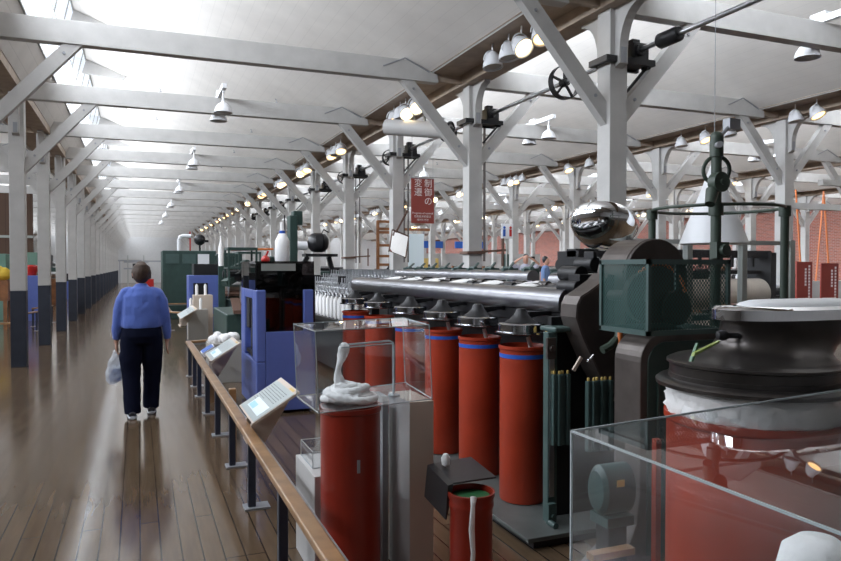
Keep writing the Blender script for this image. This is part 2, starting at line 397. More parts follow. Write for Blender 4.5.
rows = {-7.83: ('white timber column with dark foot in the bay left of the walkway', 'columns beyond the walkway'),
        -1.7: ('white timber column with dark navy foot beside the wooden walkway', 'columns along the walkway'),
        4.43: ('white timber column carrying the overhead line shaft behind the drawing machine', 'columns under the line shaft'),
        10.56: ('white timber column in second row behind the machines', 'columns of the second machine row'),
        16.69: ('distant white timber column well behind the machines', 'distant columns'),
        22.82: ('distant white timber column near the brick wall', 'columns near the brick wall')}
first = True
def setcol(o, x, y):
    o.location = (x + (.05 if x > 0 else 0), y, 0); l, g = rows[x]; o['label'] = l; o['group'] = g
cols = [(x, Y0 + PITCHY * k) for x in BAYS[1:] for k in range(-1, 20) if (in_view(x, Y0 + PITCHY * k) and (x < 16 or Y0 + PITCHY * k < 48)) or (x == -1.7 and k == 1)]
for i, (x, y) in enumerate(cols):
    setcol(col0 if i == 0 else dup(col0), x, y)
def make_tie():
    b = MB(); L = 6.13
    b.prism([(0, 4.11), (5.62, 4.11), (5.60, 4.22), (5.15, 4.38), (0, 4.38)], 1, -.07, .07)
    b.m(2).prism([(5.60, 4.14), (6.0, 4.14), (6.0, 4.24), (5.60, 4.24)], 1, -.03, .03)
    b.m(1).bar((4.80, -.075, 4.26), (5.12, -.075, 4.40), .012, .02).bar((5.12, -.075, 4.40), (5.48, -.075, 4.24), .012, .02)
    o = b.build('tie_beam', ['white_timber', 'galv', 'taupe'], bevel=.005); return o
tie0 = make_tie(); tag(tie0, 'x', 'beam', 'x', 'structure')
ties = []
for x in BAYS:
    for k in range(-1, 20):
        y = Y0 + PITCHY * k
        if (in_view(x, y, margin=200) or in_view(x + 5.5, y, margin=100) or in_view(x + 3, y)) and (x < 16 or y < 48): ties.append((x, y))
for i, (x, y) in enumerate(ties):
    o = tie0 if i == 0 else tie0.copy()
    if i: C.objects.link(o)
    o.location = (x, y, 0)
    o['label'] = 'white tie beam crossing under the sloping ceiling ' + ('over the walkway' if x == -1.7 else 'left of the walkway' if x < -2 else 'over the machine hall')
    o['group'] = 'tie beams ' + ('over the walkway' if x == -1.7 else 'left of the walkway' if x < -2 else 'over the machine hall')
# triangular gussets of the ridge on the ceiling beside each skylight
gus = None
for x in (-1.7, 4.43):
    for k in range(0, 16):
        y = Y0 + PITCHY * k - 1.6
        if gus is None:
            gus = MB().prism([(.58, 5.78), (.66, 6.08), (1.45, 5.79), (1.43, 5.70)], 1, -.05, .05).build('trim_gusset', 'white_timber'); g = gus; tag(g, kind='structure')
        else: g = gus.copy(); C.objects.link(g)
        g.location = (x + .02, y, 0)
# far end: door, ledges
d = tag(MB().box(-1.35, -.1, YB - .06, YB, 0, 2.25).build('door_1', 'offwhite'), kind='structure')
MB().box(-1.25, -.2, YB - .075, YB - .06, 1.95, 2.05).build('warning_stripe', 'yellow', d)

# ------------------------------------------------------------------ overhead: lamps, line shaft, sign
# pairs of white bell lamps hanging from a bar laid across every second tie beam
def make_bell_pair():
    t = thing('pendant_lamp_bar', 'x', 'lamp', (0, 0, 0))
    MB().box(-.035, .035, -.75, .35, 4.385, 4.46).box(-.05, .05, -.10, .10, 4.46, 4.50).build('mounting_bar', 'whiteplastic', t)
    for y in (-.55, .17):
        s = MB(); s.lathe([(.0, .27), (.018, .27), (.022, .20), (.03, .17), (.055, .155), (.09, .13), (.125, .08), (.142, .02), (.148, 0), (.14, 0), (.12, .07), (.08, .12), (.0, .14)], (0, y, 4.03), 28)
        s.build('lamp_shade', 'whiteplastic', t)
        MB().cyl((0, y, 4.28), (0, y, 4.40), .012, seg=8).build('stem', 'whiteplastic', t)
        MB().lathe([(0, .0), (.06, .01), (.075, .05), (.05, .11), (0, .12)], (0, y, 4.045), 16).build('bulb', 'lampgrey', t)
    return t
bell = make_bell_pair(); nb = 0
BL = {-7.83: 'in the bay left of the walkway', -1.7: 'over the walkway', 4.43: 'behind the line shaft', 10.56: 'over the far machine row', 16.69: 'in the bay near the brick wall'}
for x in (-7.83, -1.7, 4.43, 10.56, 16.69):
    for k in range(0, 16, 2):
        y = Y0 + PITCHY * k
        if not in_view(x + 3.0, y, margin=0) or y > 50: continue
        o = bell if nb == 0 else dup(bell); nb += 1
        o.location = (x + 3.0 + (0 if x > -5 else .0), y, 0)
        o['label'] = ordinal('bell%d' % x) + ' pair of white bell pendant lamps ' + BL[x]; o['group'] = 'bell pendant lamps ' + BL[x]
        if x == -1.7 and k == 2: o['label'] = 'nearest pair of white bell pendant lamps above the walkway'; del o['group']
        if x == 4.43 and k == 0: o['label'] = 'large white bell pendant lamps at the upper right corner of the photo'; del o['group']
        if x == 4.43 and k == 2: o['label'] = 'pair of white bell lamps hanging right of the black shaft pulley'; del o['group']
# spotlights under the valley soffits
def make_spot(lens, es):
    t = thing('spotlight', 'x', 'spotlight')
    T = Matrix.Rotation(es, 4, 'X')
    a = MB(); a.T = T; a.lathe([(0, .13), (.04, .125), (.07, .10), (.095, .04), (.118, -.02), (.125, -.07), (.112, -.07), (.10, -.05), (0, -.05)], (0, 0, 0), 24); a.build('lamp_housing', 'whiteplastic', t)
    l = MB(); l.T = T; l.lathe([(0, -.066), (.06, -.062), (.108, -.052), (.104, -.05), (0, -.05)], (0, 0, 0), 24); l.build('lens', lens, t)
    y = MB(); y.torus((0, 0, 0), .135, .008, (0, 1, 0), 20, (0, PI), 6)
    y.cyl((0, 0, .13), (0, 0, .22), .010, seg=8); y.build('yoke', 'whiteplastic', t)
    return t
spots = dict(w=make_spot('lens_warm', -.5), b=make_spot('lens_white', -.85), o=make_spot('lens_off', -.15))
used = set()
def spot(kind, x, y, z, rz, label=None, group=None):
    s = spots[kind]
    o = s if kind not in used else dup(s)
    used.add(kind); o.location = (x, y, z); o.rotation_euler = (0, 0, rz); o['label'] = label
    if group: o['group'] = group
    elif 'group' in o: del o['group']
    return o
ORD = ['first', 'second', 'third', 'fourth']
spec = [(7.62, 'o', 'white spotlight with unlit lens, leftmost of the cluster left of the big column brace', .2),
        (7.22, 'o', 'white spotlight tilted away, second of the cluster beside the big column brace', .5),
        (6.93, 'b', 'brightly lit spotlight facing out in the cluster beside the big column brace', 0.2),
        (6.50, 'w', 'warm lit spotlight half hidden behind the big diagonal brace', .0),
        (11.15, 'w', 'warm lit spotlight, leftmost of the cluster above the grey duct', .1),
        (10.85, 'o', 'unlit white spotlight in the cluster above the grey duct', .4),
        (10.60, 'b', 'bright lit spotlight in the middle of the cluster above the grey duct', .1),
        (10.15, 'b', 'bright lit spotlight, rightmost of the cluster above the grey duct', 0)]
for y, k, l, rz in spec: spot(k, 4.02, y, 4.03, rz, l)
for j in range(3, 15):
    for n, dy in enumerate((0, .4, .8)):
        y = 4.4 + PITCHY * j + dy + .5
        if j > 8 and n == 1: continue
        spot('bow'[(j + n) % 3] if n else 'w', 4.02, y, 4.03, R.uniform(-.2, .4), ordinal('s1') + ' from the near end of distant white spotlights over the machines', 'distant spotlights above the drawing machine row')
# second row
for y, k, l, rz in [(8.15, 'w', 'warm lit spotlight, rightmost of the pair at the upper right of the second row', .2), (8.55, 'o', 'unlit white spotlight next to a lit one at the right edge of the second row', .3),
                    (9.95, 'o', 'unlit white spotlight right above the green column head', .3), (10.55, 'w', 'warm lit spotlight left of the green column head', .1), (11.2, 'o', 'white unlit spotlight, leftmost of three near the green column head', .2),
                    (14.3, 'o', 'unlit spotlight right of the warm one beside the big column', .2), (15.2, 'w', 'warm lit spotlight just left of the big column in the second row', .1)]:
    spot(k, 10.2, y, 4.03, rz, l)
for j in range(4, 12):
    for n, dy in enumerate((0, .35, .7, 1.05)):
        spot('owbo'[(j * 3 + n) % 4], 10.2, 4.4 + PITCHY * j + dy + .3, 4.03, R.uniform(-.3, .5), ordinal('s2') + ' from the near end of small spotlights along the second valley beam', 'distant spotlights of the second row')
for j in range(2, 11):
    for n, dy in enumerate((0, .45)):
        spot('wb'[(j + n) % 2], 16.33, 9.4 + PITCHY * j + dy, 4.03, 0, ordinal('s3') + ' of the tiny spotlights deep in the hall behind the second row', 'spotlights deep in the hall')
        if j < 9: spot('bw'[(j + n) % 2], 22.5, 14.4 + PITCHY * j + dy, 4.03, 0, ordinal('s4') + ' of the tiny lit spotlights near the brick wall', 'spotlights near the brick wall')
# sprinkler studs on the ceiling
st = None
for x in (-1.7, 4.43):
    for k in range(0, 9):
        for u in (2.2, 4.2):
            y = Y0 + PITCHY * k + 1.3
            if not in_view(x + u, y): continue
            if st is None:
                st = tag(MB().lathe([(0, -.05), (.03, -.045), (.03, -.035), (.008, -.03), (.008, .02), (.03, .02), (.03, .03), (0, .03)], seg=10).build('sprinkler_head', 'galv'), 'x', 'sprinkler', 'sprinklers'); o = st
            else: o = st.copy(); C.objects.link(o)
            o.location = (x + u, y, 6.10 - .3814 * (u - .67) - .02)
            o['label'] = ordinal('spr%d' % x) + ' small grey sprinkler head on the white ceiling ' + ('above the walkway' if x < 0 else 'above the machines'); o['group'] = 'sprinkler heads ' + ('above the walkway' if x < 0 else 'above the machines')

SX, SZ = 4.74, 3.74
sh = thing('line_shaft', 'long steel line shaft running overhead along the row of columns', 'line shaft', (SX, 3.0, SZ))
MB().cyl((0, -.6, 0), (0, 44, 0), .026, seg=16).build('shaft', 'steel', sh)
def wheel(y, r, wdt=.09, spokes=5):
    b = MB(); b.lathe([(r - .012, -wdt / 2), (r, -wdt / 2), (r, wdt / 2), (r - .012, wdt / 2), (r - .012, -wdt / 2)], (0, y, 0), 32, axis=(0, 1, 0))
    b.lathe([(.026, -.05), (.05, -.05), (.05, .05), (.026, .05)], (0, y, 0), 16, axis=(0, 1, 0))
    for k in range(spokes):
        a = 2 * PI * k / spokes + .3; b.bar((.04 * math.cos(a), y, .04 * math.sin(a)), ((r - .008) * math.cos(a), y, (r - .008) * math.sin(a)), .03, .022)
    return b.build('pulley', 'iron', sh)
for y, r in ((7.15 - 3, .20), (10.55 - 3, .15), (13.4 - 3, .16), (16.8 - 3, .16), (20 - 3, .15)): wheel(y, r)
MB().lathe([(.026, -.14), (.06, -.14), (.075, -.12), (.075, .12), (.06, .14), (.026, .14)], (0, 2.37, 0), 24, axis=(0, 1, 0)).build('coupling', 'iron', sh)
def make_bearing():
    t = thing('shaft_bearing', 'x', 'bearing')
    MB().box(-.07, .12, -.10, .10, -.10, .08).box(-.05, .05, -.05, .05, .08, .13).cyl((0, -.13, 0), (0, .13, 0), .06, seg=16).build('bearing_block', 'iron', t, bevel=.01)
    MB().box(-.42, .16, -.15, -.11, -.16, -.10).box(-.42, .16, .11, .15, -.16, -.10).box(-.44, -.39, -.15, .15, -.16, -.10).box(-.15, .13, -.15, .15, -.14, -.10).build('strap', 'iron', t)
    MB().bar((.12, -.05, -.16), (-.12, -.05, -.42), .025, .025).cyl((.13, -.08, -.15), (.13, .0, -.15), .03, seg=10).build('stay', 'iron', t)
    return t
be = make_bearing()
for k in range(0, 9):
    o = be if k == 0 else dup(be)
    o.location = (SX, Y0 + PITCHY * k, SZ)
    o['label'] = ['black shaft bearing strapped to the big white column', 'black shaft bearing on the column above the two hanging belts', 'black shaft bearing on the column beside the red banner'][k] if k < 3 else ordinal('bear') + ' of the small black shaft bearings beyond the red banner'
    if k >= 3: o['group'] = 'distant shaft bearings'
# leather belts hanging from the shaft, guide clamps round the columns
for y, l in ((9.28, 'pair of long leather drive belt runs hanging beside the column in the middle'), (12.45, 'leather drive belt hanging behind the red banner'), (15.6, 'brown leather drive belt hanging to the wooden ladder frame')):
    b = MB()
    for dx, yy in ((-.055, 0), (.055, .06)): b.bar((SX + dx, y + yy, SZ), (SX + dx * 1.5, y + yy, 1.62), .012, .05) if False else b.hexa([(SX + dx - .003, y + yy - .035, 1.62), (SX + dx + .003, y + yy - .035, 1.62), (SX + dx + .003, y + yy + .035, 1.62), (SX + dx - .003, y + yy + .035, 1.62)], [(SX + dx - .003, y + yy - .035, SZ), (SX + dx + .003, y + yy - .035, SZ), (SX + dx + .003, y + yy + .035, SZ), (SX + dx - .003, y + yy + .035, SZ)])
    b.torus((SX, y + .03, SZ), .055, .006, (0, 1, 0), 16, (0, PI), 6)
    tag(b.build('drive_belt', 'darkleather'), l, 'belt')
for y, l in ((9.1, 'brown belt guide clamped round the column behind the roller bars'), (15.5, 'brown belt guide clamped low round the column by the wooden ladder')):
    b = MB()
    b.box(4.48 - .13, 4.48 + .13, y - .135, y - .105, 1.72, 1.76).box(4.48 - .13, 4.48 + .13, y + .105, y + .135, 1.72, 1.76).box(4.48 - .14, 4.48 - .105, y - .13, y + .13, 1.72, 1.76)
    b.bar((4.35, y - .12, 1.74), (4.95, y - .14, 1.78), .02, .03); b.bar((4.9, y - .14, 1.55), (4.9, y - .14, 1.95), .02, .05)
    tag(b.build('belt_guide', 'leather'), l, 'belt guide')
# grey duct drum under the valley beam
t = thing('motor_duct', 'grey cylindrical duct hanging below the warm spotlights', 'duct', (4.2, 10.6, 3.76))
MB().cyl((-.38, .35, .08), (.36, -.55, -.09), .13, seg=28).build('duct_tube', 'palegrey', t)
b = MB(); b.torus((.36, -.55, -.09), .13, .02, (.74, -.9, -.17), 24); b.ball((.36, -.56, -.09), .07); b.build('fan_grille', 'iron', t)
MB().box(-.05, -.02, -.02, .02, .1, .36).box(.1, .13, -.12, -.08, .08, .36).build('hanger', 'greycol', t)
# red banner
BY = 11.4
t = thing('hanging_banner', 'small red banner with white Japanese characters hanging between columns', 'sign', (4.64, BY, 0))
MB().box(-.215, .215, -.006, .006, 2.30, 3.08).build('cloth', 'banner', t)
MB().cyl((-.22, 0, 3.085), (.22, 0, 3.085), .01, seg=8).box(-.2, -.196, -.002, .002, 3.08, 4.12).box(.196, .2, -.002, .002, 3.08, 4.12).build('hanging_rod', 'galv', t)
def text(name, body, loc, size, rot, material, parent, ax='CENTER', ext=.001):
    c = bpy.data.curves.new(name, 'FONT'); c.body = body; c.size = size; c.align_x = ax; c.align_y = 'CENTER'; c.extrude = ext
    tmp = bpy.data.objects.new(name, c); C.objects.link(tmp); bpy.context.view_layer.update()
    me = bpy.data.meshes.new_from_object(tmp.evaluated_get(bpy.context.evaluated_depsgraph_get())); bpy.data.objects.remove(tmp)
    me.materials.clear(); me.materials.append(M[material]); o = bpy.data.objects.new(name, me); C.objects.link(o)
    o.location = loc; o.rotation_euler = rot; o.parent = parent
    return o
for i, ch in enumerate('制御の'): text('lettering', ch, (.105, -.009, 2.99 - .155 * i), .155, (PI / 2, 0, 0), 'bannertext', t)
for i, ch in enumerate('変遷'): text('lettering', ch, (-.085, -.009, 2.99 - .155 * i), .155, (PI / 2, 0, 0), 'bannertext', t)
text('lettering', 'Progress of control', (0, -.009, 2.475), .050, (PI / 2, 0, 0), 'bannertext', t)
text('lettering', '控制技术的变迁', (0, -.009, 2.415), .046, (PI / 2, 0, 0), 'bannertext', t)
text('lettering', '제어의 변천', (0, -.009, 2.355), .046, (PI / 2, 0, 0), 'bannertext', t)

# ------------------------------------------------------------------ walkway rail
def rail(name, label, pts, posts, z=.48, lip=True):
    t = thing(name, label, 'railing', (pts[0][0], pts[0][1], 0)); ox, oy = pts[0]
    b = MB()
    for (x0, y0), (x1, y1) in zip(pts, pts[1:]): b.bar((x0 - ox, y0 - oy, z - .018), (x1 - ox, y1 - oy, z - .018), .075, .036)
    b.build('handrail', 'wood', t, bevel=.008)
    if lip:
        b = MB()
        for (x0, y0), (x1, y1) in zip(pts, pts[1:]):
            b.bar((x0 - ox + .05, y0 - oy, z - .045), (x1 - ox + .05, y1 - oy, z - .045), .022, .03)
        b.build('steel_channel', 'galv', t)
    for x, y in posts:
        p = MB().box(x - ox - .024, x - ox + .024, y - oy - .024, y - oy + .024, .01, z - .036).build('post', 'navysteel', t, bevel=.004)
        MB().box(x - ox - .05, x - ox + .11, y - oy - .06, y - oy + .06, 0, .012).build('foot_plate', 'galv', p)
    return t
rail('walkway_railing', 'low wooden handrail on dark posts along the walkway, nearest one', [(.66, 1.2), (.66, 10.5), (.98, 10.62)], [(.665, y) for y in (1.6, 2.55, 3.5, 4.54, 5.54, 6.6, 7.62, 8.66, 9.4, 10.3)])
rail('walkway_railing', 'low handrail closing off the exhibit beside the small machines', [(.70, 21), (.70, 17.6), (2.0, 15.4), (1.9, 14.3)], [(.70, 19.5), (.70, 17.8), (2.0, 15.35), (1.9, 14.4)])
rail('walkway_railing', 'far low handrail crossing in front of the green cabinet', [(.76, 21.3), (2.2, 21.3)], [(1.4, 21.3), (2.1, 21.3)])

# ------------------------------------------------------------------ tilted information boards
def info_board(x, y, L, label, lines=9, photo=True):
    t = thing('information_board', label, 'sign', (x, y, 0))
    sl = math.atan2(.185, .30); Wd = math.hypot(.30, .185); T = Matrix.Translation((0, 0, .55)) @ Matrix.Rotation(-sl, 4, 'Y')
    b = MB(); b.T = T; b.box(0, Wd, 0, L, -.016, 0); b.m(1).box(.012, Wd - .035, .012, L - .012, 0, .002); b.build('board', ['beige', 'paper'], t)
    b = MB(); b.T = T                                                # print runs along Y, read from the walkway
    for k in range(lines):
        u = Wd - .075 - k * .020
        if u < .06: break
        v0 = L * .18 if u < Wd * .5 and photo else .04
        for q in range(int((L - .08) / .045)):
            v = L - .04 - q * .045
            if v - .036 < (.05 if u > Wd * .5 or not photo else L * .58): break
            b.box(u, u + .006, v - R.uniform(.026, .038), v, .002, .0026)
    b.build('printed_text', 'ink', t)
    b = MB(); b.T = T; b.box(Wd - .03, Wd - .012, L * .10, L * .32, .0021, .0026); b.build('title_strip', 'ochre', t)
    if photo:
        b = MB(); b.T = T; b.box(.05, .145, L * .12, L * .80, .0021, .0034); b.m(1).box(.06, .105, L * .50, L * .76, .0034, .0042); b.build('photo_label', ['photo', 'cyan'], t)
    b = MB(); b.prism([(.02, .50), (.30, .70), (.29, .67), (.10, .36), (.03, .36)], 1, L * .30, L * .36).prism([(.02, .50), (.30, .70), (.29, .67), (.10, .36), (.03, .36)], 1, L * .64, L * .70)
    b.box(-.0, .10, L * .30, L * .70, .36, .385); b.build('bracket', 'beige', t)
    return t
info_board(.665, 4.50, .62, 'tilted grey information board on the railing in front of the blue machine')
info_board(.70, 7.60, .66, 'tilted information board at the railing beside the cotton bin')
info_board(.74, 13.95, 1.3, 'far tilted information board before the beige pedestals', 6, False)
t = thing('small_sign_block', 'small blue and white label block beside the second information board', 'sign', (.70, 8.36, .50)); b = MB(); b.T = Matrix.Rotation(-.55, 4, 'Y'); b.box(0, .16, 0, .28, 0, .05); b.build('block', 'whiteplastic', t)
b = MB(); b.T = Matrix.Rotation(-.55, 4, 'Y'); b.box(.01, .15, .01, .27, .05, .054); b.build('printed_face', 'royal', t)
for y0, l in ((6.35, 'orange wooden post fixed behind the railing under the second board'), (8.2, 'orange wooden post behind the railing under the cotton bin')):
    tag(MB().box(.74, .80, y0, y0 + .07, 0, .46).build('wooden_post', 'wood', bevel=.004), l, 'post')

# ------------------------------------------------------------------ exhibit cases
def case_box(b4, t4, edge_r, parent, th=.006, skip=()):
    """thin acrylic box from bottom corners b4 and top corners t4 (same order), open below; edges as bright rods"""
    b4 = [Vector(p) for p in b4]; t4 = [Vector(p) for p in t4]
    cen = sum(b4 + t4, Vector()) / 8
    def panel(q):
        n = (q[1] - q[0]).cross(q[3] - q[0]).normalized()
        if n.dot(cen - q[0]) < 0: n = -n
        m_ = MB(); m_.hexa(q, [p + n * th for p in q]); return m_
    for i in range(4):
        j = (i + 1) % 4
        if i in skip: continue
        panel([b4[i], b4[j], t4[j], t4[i]]).build('side_panel', 'acrylic', parent)
    panel(t4).build('top_panel', 'acrylic', parent)
    e = MB()
    for i in range(4):
        j = (i + 1) % 4
        e.bar(t4[i], t4[j], edge_r, edge_r); e.bar(b4[i], b4[j], edge_r, edge_r); e.bar(b4[i], t4[i], edge_r, edge_r)
    e.build('case_edges', 'acrylic_edge', parent)
t = thing('display_case', 'clear acrylic display case holding a white cotton coil on the red can', 'display case', (.76, 3.0, 0))
b4 = [(-.03, 0, .905), (-.035, .43, .905), (.61, .62, .905), (.56, .12, .905)]
case_box(b4, [(p[0] - .015, p[1], 1.265) for p in b4], .004, t)
MB().hexa([(p[0], p[1], .893) for p in b4], [(p[0], p[1], .905) for p in b4]).build('base_sheet', 'acrylic', t)
tag(MB().lathe([(0, 0), (.145, 0), (.145, .02), (.142, .03), (.142, .86), (.148, .865), (.148, .888), (.135, .888), (.135, .05), (0, .05)], (.935, 3.21, 0), 48).m(1).box(.925, .938, 3.062, 3.069, .60, .66).build('fibre_can', ['red_dark', 'galv']), 'red fibre can under the clear display case, with a grey mark', 'can')
tag(MB().box(1.22, 1.345, 3.16, 3.47, 0, .888).m(1).box(1.218, 1.222, 3.161, 3.469, .001, .887).build('pedestal', ['beige', 'palegrey'], bevel=.002), 'tall beige pedestal carrying the right end of the display case', 'pedestal')  # paler skin paints the light falling on the left side into its colour
tag(MB().box(1.145, 1.175, 3.35, 3.5, 0, .888).build('support_leg', 'galv'), 'grey steel support between red can and beige pedestal', 'support')
b = MB()
for k in range(6):
    r = (.098, .100, .078, .070, .05, .035)[k]; b.torus((.012 * math.sin(k * 2.3), .010 * math.cos(k * 3), .016 + k * .0125), r, .020 - .001 * k, (math.sin(k * 1.7) * .16, math.cos(k * 2.1) * .16, 1), 48, rs=10)
b.ball((0, 0, .03), .10, sc_=(1, 1, .5)); b.loft([(-.02, 0, .06), (-.05, -.005, .11), (-.045, 0, .16), (-.03, 0, .205), (-.02, 0, .24), (-.018, 0, .268), (-.012, 0, .285)], [(.04, .04), (.016, .016), (.012, .012), (.016, .016), (.026, .026), (.026, .026), (.015, .015)], 16)
o = b.build('cotton_sliver_coil', 'cotton'); o.location = (.93, 3.23, .905); o.scale = (1.12, 1.12, .98); tag(o, 'white cotton sliver coiled up inside the clear display case', 'cotton')
md = o.modifiers.new('d', 'DISPLACE'); tx = bpy.data.textures.new('cotton_lumps', 'CLOUDS'); tx.noise_scale = .02; md.texture = tx; md.strength = .016; sd = o.modifiers.new('sub', 'SUBSURF'); sd.levels = sd.render_levels = 1; o.modifiers.move(1, 0)
b = MB(); b.tube([(.885, 3.22, 1.175), (.93, 3.22, 1.175), (1.15, 3.26, 1.18), (1.17, 3.262, 1.17), (1.172, 3.262, .91)], .005, 8); b.tube([(.885, 3.19, 1.165), (1.15, 3.23, 1.17), (1.165, 3.235, 1.16), (1.165, 3.235, .91)], .003, 6); b.cyl((1.17, 3.25, .905), (1.17, 3.25, .915), .03)
tag(b.build('sliver_stand', 'acrylic_edge'), 'thin clear rod stand holding up the cotton sliver', 'stand')
# small plinth with mini case
tag(MB().box(.795, 1.02, 3.36, 3.80, 0, .515).build('plinth', 'offwhite', bevel=.003), 'low off-white plinth between railing and red can', 'plinth')
t = thing('mini_display_case', 'small clear case on the low plinth behind the red can', 'display case', (.82, 3.50, 0))
q = [(0, 0, .517), (0, .28, .517), (.18, .28, .517), (.18, 0, .517)]
case_box(q, [(x, y, .60) for x, y, z in q], .004, t, .003)
b = MB().ball((.93, 3.60, .542), .024); b.ball((.955, 3.63, .54), .02); tag(b.build('cotton_tuft', 'cotton'), 'small white cotton tuft in the mini case on the low plinth', 'cotton')

# near red can with dark cover and hanging sliver
cx, cy = 1.335, 2.72
tag(MB().lathe([(0, 0), (.093, 0), (.093, .50), (.099, .515), (.099, .53), (.096, .54), (.104, .56), (.104, .575), (.095, .575), (.090, .55), (.090, .1), (0, .1)], (cx, cy, 0), 40).build('fibre_can', 'red_dark'), 'small red can with a cotton sliver hanging over its rim', 'can')
tag(MB().lathe([(0, 0), (.082, 0), (.082, .008), (0, .010)], (cx, cy, .548), 24).build('green_disc', 'greenplastic'), 'green disc lying inside the small red can', 'disc')
b = MB(); pts = [(cx - .02, cy - .06, .56), (cx - .04, cy - .105, .582), (cx - .048, cy - .115, .55), (cx - .052, cy - .112, .45), (cx - .046, cy - .114, .35), (cx - .06, cy - .118, .22), (cx - .05, cy - .112, .1), (cx - .05, cy - .112, .01)]
b.loft(pts, [(.010 + .004 * (k % 2), .005) for k in range(len(pts))], 12, ref=(1, 0, 0)); tag(b.build('cotton_sliver', 'cotton'), 'white cotton sliver hanging down the front of the small red can', 'cotton')
t = thing('dark_lid_plate', 'glossy dark cover plate lying over the small red can', 'cover', (1.17, 2.66, .585))
MB().hexa([(.09, .09, .015), (.31, .10, .015), (.35, .44, .015), (.13, .40, .015)], [(.09, .09, .023), (.31, .10, .023), (.35, .44, .023), (.13, .40, .023)]).build('cover_sheet', 'black', t, bevel=.002)
MB().hexa([(.052, .08, -.13), (.058, .08, -.13), (.09, .40, -.13), (.084, .40, -.13)], [(.064, .08, .018), (.09, .08, .023), (.13, .40, .023), (.10, .40, .018)]).build('front_flap', 'black', t)
tag(MB().lathe([(0, -.03), (.018, -.02), (.022, .01), (.012, .03), (0, .032)], (1.33, 2.98, .64), 16).build('cotton_tuft', 'cotton'), 'white tuft lying on the dark cover behind the beige pedestal', 'cotton')

# ------------------------------------------------------------------ large red can with the cast iron coiler, right
CX, CY = 2.20, 2.02
tag(MB().lathe([(0, 0), (.315, 0), (.315, .95), (.325, .96), (.325, .985), (.305, .985), (.305, .1), (0, .1)], (CX, CY, 0), 64).build('large_fibre_can', 'red_can'), 'large red fibre can under the dark cast iron coiler', 'can')
b = MB(); n = 72; rings = []
for i, (r, z) in enumerate([(.25, .90), (.302, .97), (.318, .995), (.312, 1.03), (.318, 1.06), (.30, 1.085)]):
    rings.append([b._v((CX + (r + .010 * math.sin(k * 1.7 + i * 2.1) * (0 < i < 5)) * math.cos(2 * PI * k / n), CY + (r + .010 * math.sin(k * 1.7 + i * 2.1) * (0 < i < 5)) * math.sin(2 * PI * k / n), z + .008 * math.sin(k * .9 + i))) for k in range(n)])
for A, B_ in zip(rings, rings[1:]):
    for k in range(n): b._f([A[k], A[(k + 1) % n], B_[(k + 1) % n], B_[k]], True)
tag(b.build('cotton_web', 'cotton'), 'crumpled white cotton bulging between large red can and coiler plate', 'cotton')
t = thing('cast_iron_coiler', 'dark cast iron coiler head with chrome rim above the large red can', 'coiler', (CX, CY, 1.085))
MB().lathe([(0, 0), (.335, 0), (.355, .006), (.357, .02), (.345, .03), (.31, .034), (.31, .05), (.305, .052), (.305, .085), (.315, .09), (.315, .10), (.29, .112), (0, .115)], seg=64).build('base_plate', 'pewter', t)
def rings(secs, seg=64, pw=2.3):
    b = MB(); rs = []
    for cx_, z, rx, ry in secs:
        row = []
        for k in range(seg):
            a = 2 * PI * k / seg; c_, d_ = math.cos(a), math.sin(a); e = 2 / pw
            row.append(b._v((cx_ + rx * math.copysign(abs(c_) ** e, c_), ry * math.copysign(abs(d_) ** e, d_), z)))
        rs.append(row)
    for A, B_ in zip(rs, rs[1:]):
        for k in range(seg): b._f([A[k], A[(k + 1) % seg], B_[(k + 1) % seg], B_[k]], True)
    b._f(list(reversed(rs[0]))); b._f(rs[-1])
    return b
rings([(0, .105, .30, .29), (.02, .118, .27, .25), (.06, .135, .235, .215), (.11, .160, .245, .18), (.16, .195, .285, .160), (.20, .23, .325, .150), (.22, .262, .345, .147)]).build('body', 'pewter', t)
rings([(.22, .256, .37, .155), (.22, .262, .382, .163), (.22, .300, .382, .163), (.22, .312, .365, .15)], pw=2.5).build('chrome_rim', 'mirror', t)
rings([(.235, .312, .285, .11), (.235, .322, .275, .10), (.235, .332, .24, .07)], pw=2.6).build('white_pad', 'whiteplastic', t)
b = MB(); b.lathe([(0, 0), (.010, .01), (.011, .05), (.018, .06), (.020, .075), (.016, .09), (0, .095)], (-.115, -.05, .205), 16, axis=(-.93, .30, .02)); b.build('knob', 'iron', t)
tag(MB().hexa([(1.795, 1.900, 1.235), (1.930, 1.920, 1.275), (1.928, 1.930, 1.275), (1.793, 1.912, 1.235)], [(1.800, 1.900, 1.247), (1.935, 1.920, 1.283), (1.933, 1.930, 1.283), (1.798, 1.912, 1.247)])
    .m(1).hexa([(1.810, 1.930, 1.212), (1.850, 1.940, 1.275), (1.848, 1.950, 1.275), (1.808, 1.940, 1.212)], [(1.822, 1.930, 1.212), (1.858, 1.940, 1.275), (1.856, 1.950, 1.275), (1.820, 1.940, 1.212)])
    .build('plastic_ribbon', ['limeplastic', 'greenplastic']), 'yellow and green plastic ribbon stuck on the coiler plate', 'ribbon')

# large acrylic case in front
t = thing('large_display_case', 'large clear acrylic case in the foreground before the big red can', 'display case', (1.02, 1.50, 0))
q = [(0, 0, .50), (1.45, .19, .50), (1.45, -.95, .50), (0, -.95, .50)]
case_box(q, [(x, y, 1.13) for x, y, z in q], .005, t, .008)
MB().box(.03, 1.42, -.92, -.02, .0, .49).build('case_plinth', 'greige', t)
b = MB().lathe([(0, 0), (.05, 0), (.05, .02), (.06, .05), (.085, .12), (.09, .30), (.07, .37), (.04, .39), (0, .39)], (1.345, 1.06, .50), 32)
o = b.build('cotton_roll', 'cotton'); o.scale = (1, 1, 1.2); o.location.z = -.10; tag(o, 'white cotton roll standing in the foreground display case', 'cotton')

